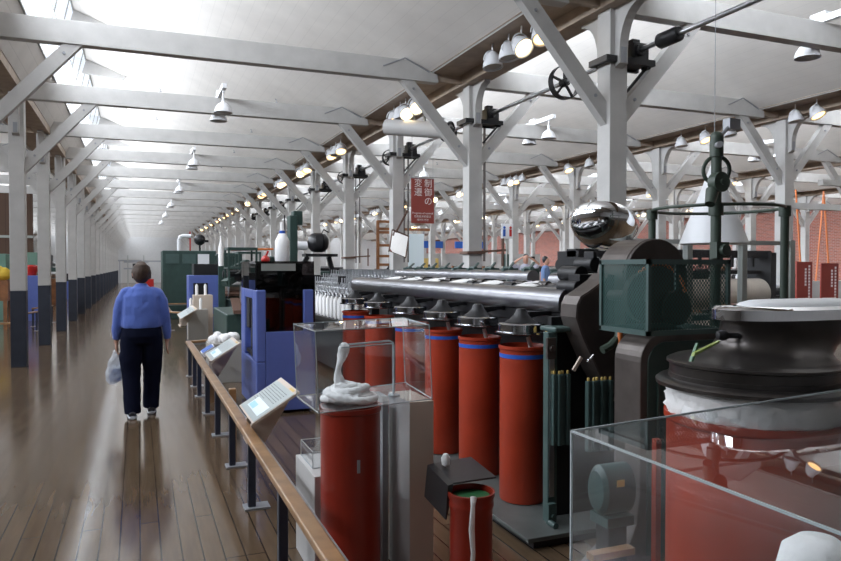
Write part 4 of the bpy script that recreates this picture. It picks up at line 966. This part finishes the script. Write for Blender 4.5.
tag(MB().lathe([(0, 0), (.06, 0), (.06, .45), (.03, .55), (.02, .7), (0, .7)], (1.80, 16.9, 1.55), 16).build('large_yarn_bobbin', 'cotton'), 'tall white bobbin above the smaller blue machine', 'bobbin')
tag(MB().box(1.74, 1.88, 16.82, 17.0, 0, 1.55).build('bobbin_stand', 'deepgreen'), 'narrow green stand under the far tall bobbin', 'stand')
tag(MB().box(.15, .45, 23.0, 23.3, 0, 1.15).build('red_display_block', 'redpot'), 'red display block left of the large green cabinet', 'display')
t = thing('grey_equipment_rack', 'grey metal rack at the far end of the walkway', 'rack', (-.6, 46, 0))
for x in (0, .9): MB().box(x, x + .07, 0, .07, 0, 2.2).build('post', 'greycol', t)
MB().box(-.2, 1.2, 0, .5, 1.75, 1.85).build('shelf', 'galv', t); MB().box(-.2, 1.2, 0, .5, 1.35, 1.43).build('shelf', 'galv', t); MB().box(.3, .9, .1, .4, 1.43, 1.7).build('equipment_box', 'black', t)
for x0, x1, z, l in ((-1.6, .3, 1.95, 'upper grey pipe across the far end wall'), (.5, 3.4, 1.90, 'grey pipe on the far end wall right of the rack')): tag(MB().box(x0, x1, 66, 66.1, z, z + .14).box(x0 + .1, x0 + .18, 66, 66.1, 0, z).box(x1 - .18, x1 - .1, 66, 66.1, 0, z).build('pipe_rack', 'galv'), l, 'pipe')

# ------------------------------------------------------------------ exhibits left of the columns
t = thing('slatted_wooden_screen', 'tall dark wooden slatted screen behind the left columns', 'screen', (-6.6, 27, 0)); MB().box(0, 3.3, 0, .12, 0, 4.0).build('screen_panel', 'darkwood', t); MB().box(0, 3.3, -.03, 0, 2.5, 2.58).build('cross_rail', 'greycol', t)
tag(MB().box(-5.2, -3.5, 23, 24, 0, 1.9).build('sage_partition', 'sage', bevel=.01), 'sage green partition behind the nearest left column', 'partition')
tag(MB().box(-3.05, -2.60, 22.4, 23.0, 0, 1.28).build('blue_display_box', 'blue', bevel=.01), 'blue display box between the first two left columns', 'display')
tag(MB().box(-3.3, -2.75, 23.3, 23.5, 0, 1.95).build('sage_partition', 'sage', bevel=.01), 'narrow sage green panel behind the blue display box', 'partition')
tag(MB().lathe([(0, 0), (.12, 0), (.16, .12), (.16, .26), (.12, .30), (0, .30)], (-2.82, 22.7, 1.28), 24).build('red_pot', 'redpot'), 'red enamel pot on the blue display box', 'pot')
b = MB()
for k in range(5): b.ball((-3.62 + k * .13, 20.0, 1.35 + .05 * (k % 2)), .17, 12)
tag(b.build('yellow_cloth_heap', 'yellow'), 'yellow cloth heap at the left edge of the photo', 'cloth')
t = thing('brown_machine', 'low brown timber machine at the left edge under the yellow cloth', 'machine', (-3.95, 19.6, 0)); MB().box(0, 1.0, 0, .8, .7, 1.2).build('bed', 'brownmach', t)
for x in (0, .9):
    for y in (0, .7): MB().box(x, x + .08, y, y + .08, 0, .7).build('leg', 'brownmach', t)
for x0, y0, x1, y1, l in ((-2.5, 17.6, -2.25, 18.9, 'low wooden handrail between the first two left columns'), (-3.2, 15.2, -2.1, 15.2, 'low wooden handrail at the left edge behind the first column'), (-2.5, 20.3, -2.2, 21.6, 'low wooden handrail between the second and third left columns')):
    rail('walkway_railing', l, [(x0, y0), (x1, y1)], [(x0, y0), (x1, y1)], lip=False)
for i, (x, y, wd, h, m_, l) in enumerate(((-4.2, 31, 1.2, 1.5, 'brownmach', 'brown timber machine far behind the left columns'), (-3.4, 36, .9, 1.2, 'blue', 'blue box far behind the left columns'), (-5.2, 40, 1.6, 2.1, 'deepgreen', 'dark green machine far behind the left columns'), (-3.2, 45, .9, 1.4, 'greycol', 'grey machine furthest behind the left columns'))):
    t = thing('distant_machine', l, 'machine', (x, y, 0)); MB().box(0, wd, 0, 1, 0, h * .7).build('base', m_, t, bevel=.02); MB().box(.1, wd * .7, .1, .8, h * .7, h).build('head', 'iron', t); MB().cyl((0, .5, h * .8), (wd, .5, h * .8), .12).build('roller', 'steel', t)

# ------------------------------------------------------------------ hall background behind the drawing machine
t = thing('wooden_ladder_frame', 'tall orange-brown wooden ladder frame beside the pale panel', 'frame', (5.15, 15.4, 0))
for x in (0, .50): MB().box(x - .03, x + .03, -.03, .03, 0, 2.6).build('upright', 'brownmach', t)
for z in (1.55, 1.75, 2.0, 2.3, 2.55): MB().box(0, .5, -.02, .02, z, z + .06).build('crossbar', 'brownmach', t)
MB().box(.0, 1.3, -.02, .02, 2.38, 2.44).build('top_rail', 'brownmach', t)
tag(MB().box(5.85, 6.22, 15.2, 15.26, 0, 2.30).build('pale_panel', 'photo'), 'pale blue-green upright panel right of the wooden ladder frame', 'panel')
def bgm(x, y, wd, dp, h, m_, l, kind=0):
    t = thing('exhibit_machine', l, 'machine', (x, y, 0))
    MB().box(0, wd, 0, dp, 0, h * .55).build('base', m_, t, bevel=.02)
    MB().box(wd * .1, wd * .9, dp * .2, dp * .8, h * .55, h * .8).build('body', 'iron' if kind else m_, t, bevel=.02)
    for q in range(3): MB().cyl((wd * .05, dp * (.2 + .3 * q), h * .85), (wd * .95, dp * (.2 + .3 * q), h * .85), .06 + .02 * q, seg=14).build('roller', 'steel' if q % 2 else 'iron', t)
    for q in (0, 1):
        b = MB(); b.bar((wd * (.1 + .75 * q), dp * .5, h * .8), (wd * (.2 + .6 * q), dp * .5, h), .05, .05); b.build('arm', m_, t)
    return t
bgm(7.6, 10.5, 1.5, 1.6, 1.85, 'teal', 'grey-green machine behind the drawing machine, right of the middle column', 1)
bgm(6.2, 8.4, 2.2, 1.5, 1.45, 'deepgreen', 'low green machine behind the rear roller bar', 1)
bgm(11.2, 10.5, 2.4, 2.0, 1.55, 'brownmach', 'brown timber machine behind the red text panels', 0)
bgm(8.5, 7.9, 1.6, 1.4, 1.35, 'royal', 'blue machine with rollers behind the glazed guard frame', 1)
bgm(12.5, 19, 3, 2, 1.7, 'teal', 'grey-green machine deep in the hall')
bgm(7.0, 20, 2.2, 2, 1.6, 'iron', 'black machine deep in the hall behind the ladder frame')
bgm(5.0, 24, 2.0, 3, 1.7, 'deepgreen', 'green machine between distant columns left of the ladder frame')
bgm(17.5, 17, 3.0, 2, 1.6, 'brownmach', 'brown machine in front of the brick wall')
bgm(6.0, 13.0, 1.2, 1.2, 1.55, 'brownmach', 'brown timber machine just behind the roving machine', 1)
# far partitions and coloured display walls
for (x, y, wd, z0, z1, m_, l) in ((14.2, 38.4, 9.5, 0, 2.3, 'offwhite', 'long off-white partition deep in the hall'), (14.9, 37.8, 1.5, 0, 2.0, 'ochre', 'ochre yellow display panel on the off-white partition'),
    (14.6, 37.6, 2.0, 2.6, 3.0, 'royal', 'blue sign board left above the ochre panel'), (17.4, 37.6, 2.0, 2.6, 3.0, 'royal', 'blue sign board right of the other one above the partition'),
    (11.5, 20.9, .5, 0, 1.95, 'teal', 'small grey-green display board right of the middle column'), (21.0, 30, 3.0, 0, 2.2, 'offwhite', 'off-white partition before the brick wall')):
    tag(MB().box(x, x + wd, y, y + .12, z0, z1).build('display_board' if wd < 5 else 'partition', m_), l, 'display board' if wd < 5 else 'partition')
for x, y, l in ((7.77, 14.0, 'white square notice sign with a blue and a red figure on a thin post'),):
    t = thing('notice_sign', l, 'sign', (x, y, 2.34)); MB().cyl((0, .03, -2.34), (0, .03, .1), .02).build('post', 'greycol', t); MB().box(-.15, .15, -.01, .01, -.17, .17).build('plate', 'whiteplastic', t); MB().ball((-.08, -.012, .08), .03, 10).box(-.11, -.05, -.016, -.01, -.12, .04).build('blue_figure', 'royal', t); MB().ball((.08, -.012, .08), .03, 10).box(.05, .11, -.016, -.01, -.12, .04).build('red_figure', 'redpot', t)
# grey guard rail in the hall
t = thing('grey_guard_rail', 'grey tubular guard rail behind the dome mirror', 'railing', (9.2, 13.0, 0))
for k in range(5): MB().box(k * .9 - .03, k * .9 + .03, -.03, .03, 0, 1.95).build('post', 'greycol', t)
MB().box(0, 3.6, -.025, .025, 1.9, 1.95).build('top_rail', 'greycol', t); MB().box(0, 3.6, -.025, .025, 1.0, 1.05).build('mid_rail', 'greycol', t)
t = thing('orange_lattice', 'orange diagonal struts standing by the brick wall on the right', 'lattice', (14.1, 11.6, 0))
for k in range(4): MB().bar((k * .45, 0, 1.2), (k * .45 + (.35 if k % 2 else -.1), .1, 3.3), .028, .028).build('strut', 'orange', t)
MB().box(-.1, 1.8, -.05, .25, 0, 1.2).build('base', 'offwhite', t)
for x, y, h, l in ((10.6, 9.9, 1.5, 'white ball-topped device by the red text panels'),):
    t = thing('white_device', l, 'device', (x, y, 0)); MB().box(-.2, .2, -.2, .2, 0, 1.1).build('base', 'navysteel', t); MB().ball((0, 0, 1.3), .2).box(-.3, .3, -.05, .05, 1.15, 1.25).build('head', 'whiteplastic', t)
# overhead cross ducts and pipes in the second bay
for x0, x1, y, z, r, l in ((11.0, 16.4, 8.7, 3.0, .05, 'white cross pipe through the second bay, upper'), (11.0, 16.4, 10.2, 2.75, .06, 'white cross pipe through the second bay, lower')):
    tag(MB().box(x0, x1, y - r, y + r, z - r, z + r).build('conduit', 'white_timber'), l, 'pipe')

# ------------------------------------------------------------------ people
def person_mesh(name, parts, mats, parent=None, voxel=.010, sm=4, lumps=0):
    b = MB()
    for pts, rads, ref in parts: b.loft(pts, rads, 20, ref=ref)
    o = b.build(name, mats, parent)
    r = o.modifiers.new('r', 'REMESH'); r.mode = 'VOXEL'; r.voxel_size = voxel; r.use_smooth_shade = True
    s_ = o.modifiers.new('s', 'SMOOTH'); s_.iterations = sm; s_.factor = .5
    if lumps:
        tx = bpy.data.textures.new('folds', 'CLOUDS'); tx.noise_scale = .11; d_ = o.modifiers.new('d', 'DISPLACE'); d_.texture = tx; d_.strength = lumps; d_.mid_level = .5
    return o
def hand(wr, dirn, side, curl=.5, ref=(0, 1, 0)):
    """palm, four fingers of different length and a thumb; dirn = along the hand, side = towards the thumb"""
    wr = Vector(wr); d_ = Vector(dirn).normalized(); s_ = Vector(side).normalized(); n = d_.cross(s_).normalized(); P = []
    P.append(([wr - d_ * .03, wr, wr + d_ * .04, wr + d_ * .085], [(.024, .020), (.026, .018), (.038, .016), (.038, .013)], tuple(s_)))
    for k, (ln, w_) in enumerate(((.062, .0085), (.072, .009), (.068, .0085), (.052, .0075))):
        a = wr + d_ * (.08 - .004 * abs(k - 1)) + s_ * (.030 - .020 * k)
        m_ = a + d_ * ln * .5 + n * ln * .18 * curl; e = m_ + (d_ * (1 - .75 * curl) + n * .8 * curl).normalized() * ln * .5
        P.append(([a - d_ * .02, a, m_, e], [w_, w_, w_ * .95, w_ * .8], tuple(s_)))
    a = wr + d_ * .02 + s_ * .026
    P.append(([a - s_ * .012, a + d_ * .022 + s_ * .020, a + d_ * .052 + s_ * .024 + n * .012], [.013, .0105, .008], tuple(n)))
    return P
# woman walking away, seen from behind (faces +Y)
PX, PY = .03, 7.72
Rx = (1, 0, 0)
legL = [(-.095, 0, .84), (-.105, 0, .62), (-.10, .01, .44), (-.095, -.01, .26), (-.09, -.02, .09)]
legR = [(.095, .02, .84), (.10, .07, .62), (.10, .14, .45), (.095, .17, .27), (.09, .20, .10)]
armL = [(-.09, 0, 1.30), (-.155, 0, 1.272), (-.205, .0, 1.19), (-.232, .01, 1.03), (-.250, .03, .88), (-.255, .05, .765)]
armR = [(.09, 0, 1.30), (.155, 0, 1.272), (.205, .0, 1.19), (.235, .0, 1.03), (.258, .03, .88), (.262, .07, .765)]
body = [([(0, 0, .86), (0, 0, .98), (0, -.005, 1.12), (0, -.005, 1.24), (0, 0, 1.31), (0, 0, 1.345)], [(.17, .125), (.165, .12), (.17, .12), (.175, .11), (.12, .08), (.06, .055)], Rx),
        ([(0, 0, 1.32), (0, .015, 1.40), (0, .02, 1.43)], [.052, .050, .052], Rx),
        ([(0, .02, 1.375), (0, .025, 1.41), (0, .02, 1.47), (0, .015, 1.53), (0, .012, 1.575)], [(.045, .055), (.068, .085), (.077, .095), (.070, .088), (.030, .04)], Rx),
        ([(-.075, .01, 1.44), (-.083, .005, 1.47), (-.078, .01, 1.50)], [.012, .016, .012], (0, 1, 0)), ([(.075, .01, 1.44), (.083, .005, 1.47), (.078, .01, 1.50)], [.012, .016, .012], (0, 1, 0)),
        ([(0, .10, 1.50), (0, .125, 1.465), (0, .11, 1.45)], [.010, .016, .014], Rx),
        ([(0, .10, 1.40), (0, .108, 1.425)], [(.03, .012), (.025, .012)], Rx)]
for a in (armL, armR): body.append((a, [.045, .050, .046, .040, .034, .024], Rx))
for l in (legL, legR): body.append((l, [.085, .080, .058, .048, .034], Rx))
body += hand((-.254, .05, .765), (.03, .12, -1), (0, 1, 0), .75)
body += hand((.262, .07, .765), (-.02, .22, -1), (0, 1, 0), .45)
wm = person_mesh('person', body, 'skin', None, .007, 3)
wm.location = (PX, PY, 0); wm.scale = (.94, .95, 1); tag(wm, 'woman in a blue sweater and navy trousers walking away with a plastic bag', 'person')
b = MB()   # face: eyes and mouth
for s_ in (-1, 1): b.ball((s_ * .030, .108, 1.478), .011, 10)
b.build('eyes', 'whiteplastic', wm); MB().box(-.022, .022, .112, .118, 1.422, 1.430).build('mouth', 'redpot', wm)
person_mesh('hair', [([(0, .0, 1.385), (0, -.012, 1.42), (0, -.010, 1.48), (0, .0, 1.545), (0, .012, 1.590)], [(.055, .045), (.083, .078), (.092, .098), (.084, .096), (.038, .045)], Rx), ([(-.086, .02, 1.42), (-.088, .01, 1.48), (-.07, .02, 1.54)], [.010, .014, .02], (0, 1, 0)), ([(.086, .02, 1.42), (.088, .01, 1.48), (.07, .02, 1.54)], [.010, .014, .02], (0, 1, 0))], 'hair', wm, .007, 2, .02)
person_mesh('sweater', [([(0, -.005, .925), (0, -.008, .955), (0, -.01, 1.03), (0, -.012, 1.14), (0, -.01, 1.24), (0, -.002, 1.305), (0, .0, 1.345), (0, .0, 1.375)], [(.205, .150), (.214, .155), (.205, .15), (.198, .145), (.198, .13), (.150, .10), (.078, .07), (.062, .060)], Rx),
    (armL[:-1] + [(-.256, .045, .80)], [.050, .062, .064, .058, .050, .038], Rx), (armR[:-1] + [(.262, .06, .80)], [.050, .062, .064, .058, .050, .038], Rx)], 'sweater', wm, .009, 5, .022)
person_mesh('trousers', [([(0, 0, .99), (0, -.006, .92), (0, -.012, .84), (0, -.005, .775)], [(.185, .135), (.205, .15), (.212, .158), (.19, .13)], Rx),
    ([(-.098, 0, .84), (-.112, 0, .62), (-.108, .01, .44), (-.102, -.01, .24), (-.098, -.03, .045)], [(.118, .13), (.114, .115), (.098, .098), (.090, .092), (.088, .10)], Rx),
    ([(.098, .0, .84), (.108, .06, .62), (.108, .13, .45), (.10, .165, .25), (.095, .185, .065)], [(.118, .13), (.112, .112), (.096, .096), (.088, .088), (.086, .095)], Rx)], 'trousers', wm, .009, 5, .018)
for s_, x, y in ((-1, -.098, -.03), (1, .095, .19)):
    z = 0
    sh_ = MB().loft([(x, y - .10, .045), (x, y - .06, .055), (x + s_ * .005, y + .04, .05), (x + s_ * .012, y + .13, .035), (x + s_ * .012, y + .17, .028)], [(.034, .030), (.042, .042), (.046, .038), (.046, .024), (.028, .014)], 18, ref=Rx).build('shoe', 'shoe', wm)
    MB().loft([(x, y - .115, .018), (x, y - .10, .018), (x + s_ * .005, y + .04, .016), (x + s_ * .012, y + .14, .016), (x + s_ * .012, y + .18, .016)], [(.025, .014), (.040, .016), (.050, .014), (.048, .014), (.025, .012)], 18, ref=Rx).build('sole', 'sole', sh_)
# plastic bag in her left hand
t = thing('plastic_bag', 'thin white plastic carrier bag hanging from her left hand', 'bag', (PX - .247, PY + .08, 0))
b = MB(); b.loft([(0, 0, .70), (0, 0, .64), (-.005, 0, .58), (-.01, 0, .48), (-.015, 0, .385), (-.01, 0, .345)], [(.014, .012), (.035, .025), (.062, .045), (.085, .06), (.090, .062), (.070, .045)], 24, ref=Rx)
o = b.build('bag_body', 'bag', t); tx = bpy.data.textures.new('crumple', 'CLOUDS'); tx.noise_scale = .06; d_ = o.modifiers.new('d', 'SUBSURF'); d_.levels = d_.render_levels = 2; d_ = o.modifiers.new('e', 'DISPLACE'); d_.texture = tx; d_.strength = .03
b = MB(); b.torus((0, 0, .665), .022, .005, (0, 1, 0), 16); b.build('handle', 'whiteplastic', t)
MB().box(-.06, .045, -.012, .02, .37, .50).build('blue_package', 'bagprint', t, bevel=.006)
# two visitors far behind the machines
def visitor(x, y, rz, label, shirt, arms_up, h=1.0):
    b_ = [([(0, 0, .80), (0, 0, 1.0), (0, 0, 1.25), (0, 0, 1.38), (0, 0, 1.43)], [(.15, .11), (.14, .10), (.165, .11), (.14, .09), (.06, .055)], Rx), ([(0, 0, 1.40), (0, .01, 1.52)], [.05, .05], Rx),
          ([(0, .01, 1.46), (0, .02, 1.50), (0, .015, 1.58), (0, .01, 1.65), (0, .01, 1.69)], [(.04, .05), (.065, .08), (.074, .092), (.068, .085), (.03, .04)], Rx), ([(0, .10, 1.60), (0, .118, 1.565), (0, .10, 1.55)], [.01, .015, .012], Rx)]
    sl = []
    for s_ in (-1, 1):
        if arms_up: a = [(s_ * .17, 0, 1.38), (s_ * .28, .04, 1.36), (s_ * .33, .10, 1.44), (s_ * .22, .17, 1.54), (s_ * .12, .20, 1.60)]; hd = ((s_ * -.8), .2, .45)
        else: a = [(s_ * .17, 0, 1.38), (s_ * .22, 0, 1.25), (s_ * .25, .01, 1.08), (s_ * .26, .05, .93), (s_ * .25, .1, .80)]; hd = (0, .2, -1)
        b_.append((a, [.05, .045, .038, .032, .024], (0, 0, 1) if arms_up else Rx)); b_ += hand(a[-1], hd, (0, 1, .1), .6)
        sl.append((a[:3] if arms_up else a[:3], [.066, .062, .056], (0, 0, 1) if arms_up else Rx))
        b_.append(([(s_ * .09, 0, .82), (s_ * .10, 0, .45), (s_ * .09, 0, .08)], [.08, .055, .035], Rx)); b_.append(([(s_ * .09, -.06, .04), (s_ * .09, .16, .03)], [.04, .03], Rx))
    p = person_mesh('person', b_, 'skin', None, .012, 2); p.location = (x, y, .16); p.rotation_euler = (0, 0, rz); p.scale = (h, h, h); tag(p, label, 'person')
    person_mesh('hair', [([(0, -.01, 1.52), (0, -.012, 1.60), (0, 0, 1.67), (0, .01, 1.71)], [(.06, .06), (.083, .09), (.078, .09), (.035, .04)], Rx)], 'black', p, .012, 2)
    person_mesh('shirt', [([(0, 0, .86), (0, 0, 1.1), (0, 0, 1.28), (0, 0, 1.39), (0, 0, 1.45)], [(.175, .13), (.165, .125), (.185, .125), (.155, .10), (.065, .06)], Rx)] + sl, shirt, p, .012, 3)
    person_mesh('trousers', [([(0, 0, .95), (0, 0, .80)], [(.165, .125), (.16, .12)], Rx)] + [([(s_ * .09, 0, .84), (s_ * .10, 0, .45), (s_ * .09, 0, .05)], [.098, .075, .07], Rx) for s_ in (-1, 1)], 'trousers', p, .014, 3)
    return p
tag(MB().box(8.8, 11.2, 15.8, 17.2, 0, .16).build('visitor_platform', 'offwhite'), 'low white platform on which the two distant visitors stand', 'platform')
p = visitor(9.55, 16.2, PI - .5, 'distant visitor in a pale shirt holding a small camera to the face', 'pale', True)
tag(MB().box(-.05, .05, -.02, .02, -.03, .03).build('camera', 'black'), 'tiny black camera held up by the visitor in the pale shirt', 'camera').location = (9.55 + .10, 16.2 - .20, 1.77)
visitor(10.35, 16.5, PI + .8, 'distant visitor in a blue shirt seen beside the one with raised arms', 'denim', False, .97)
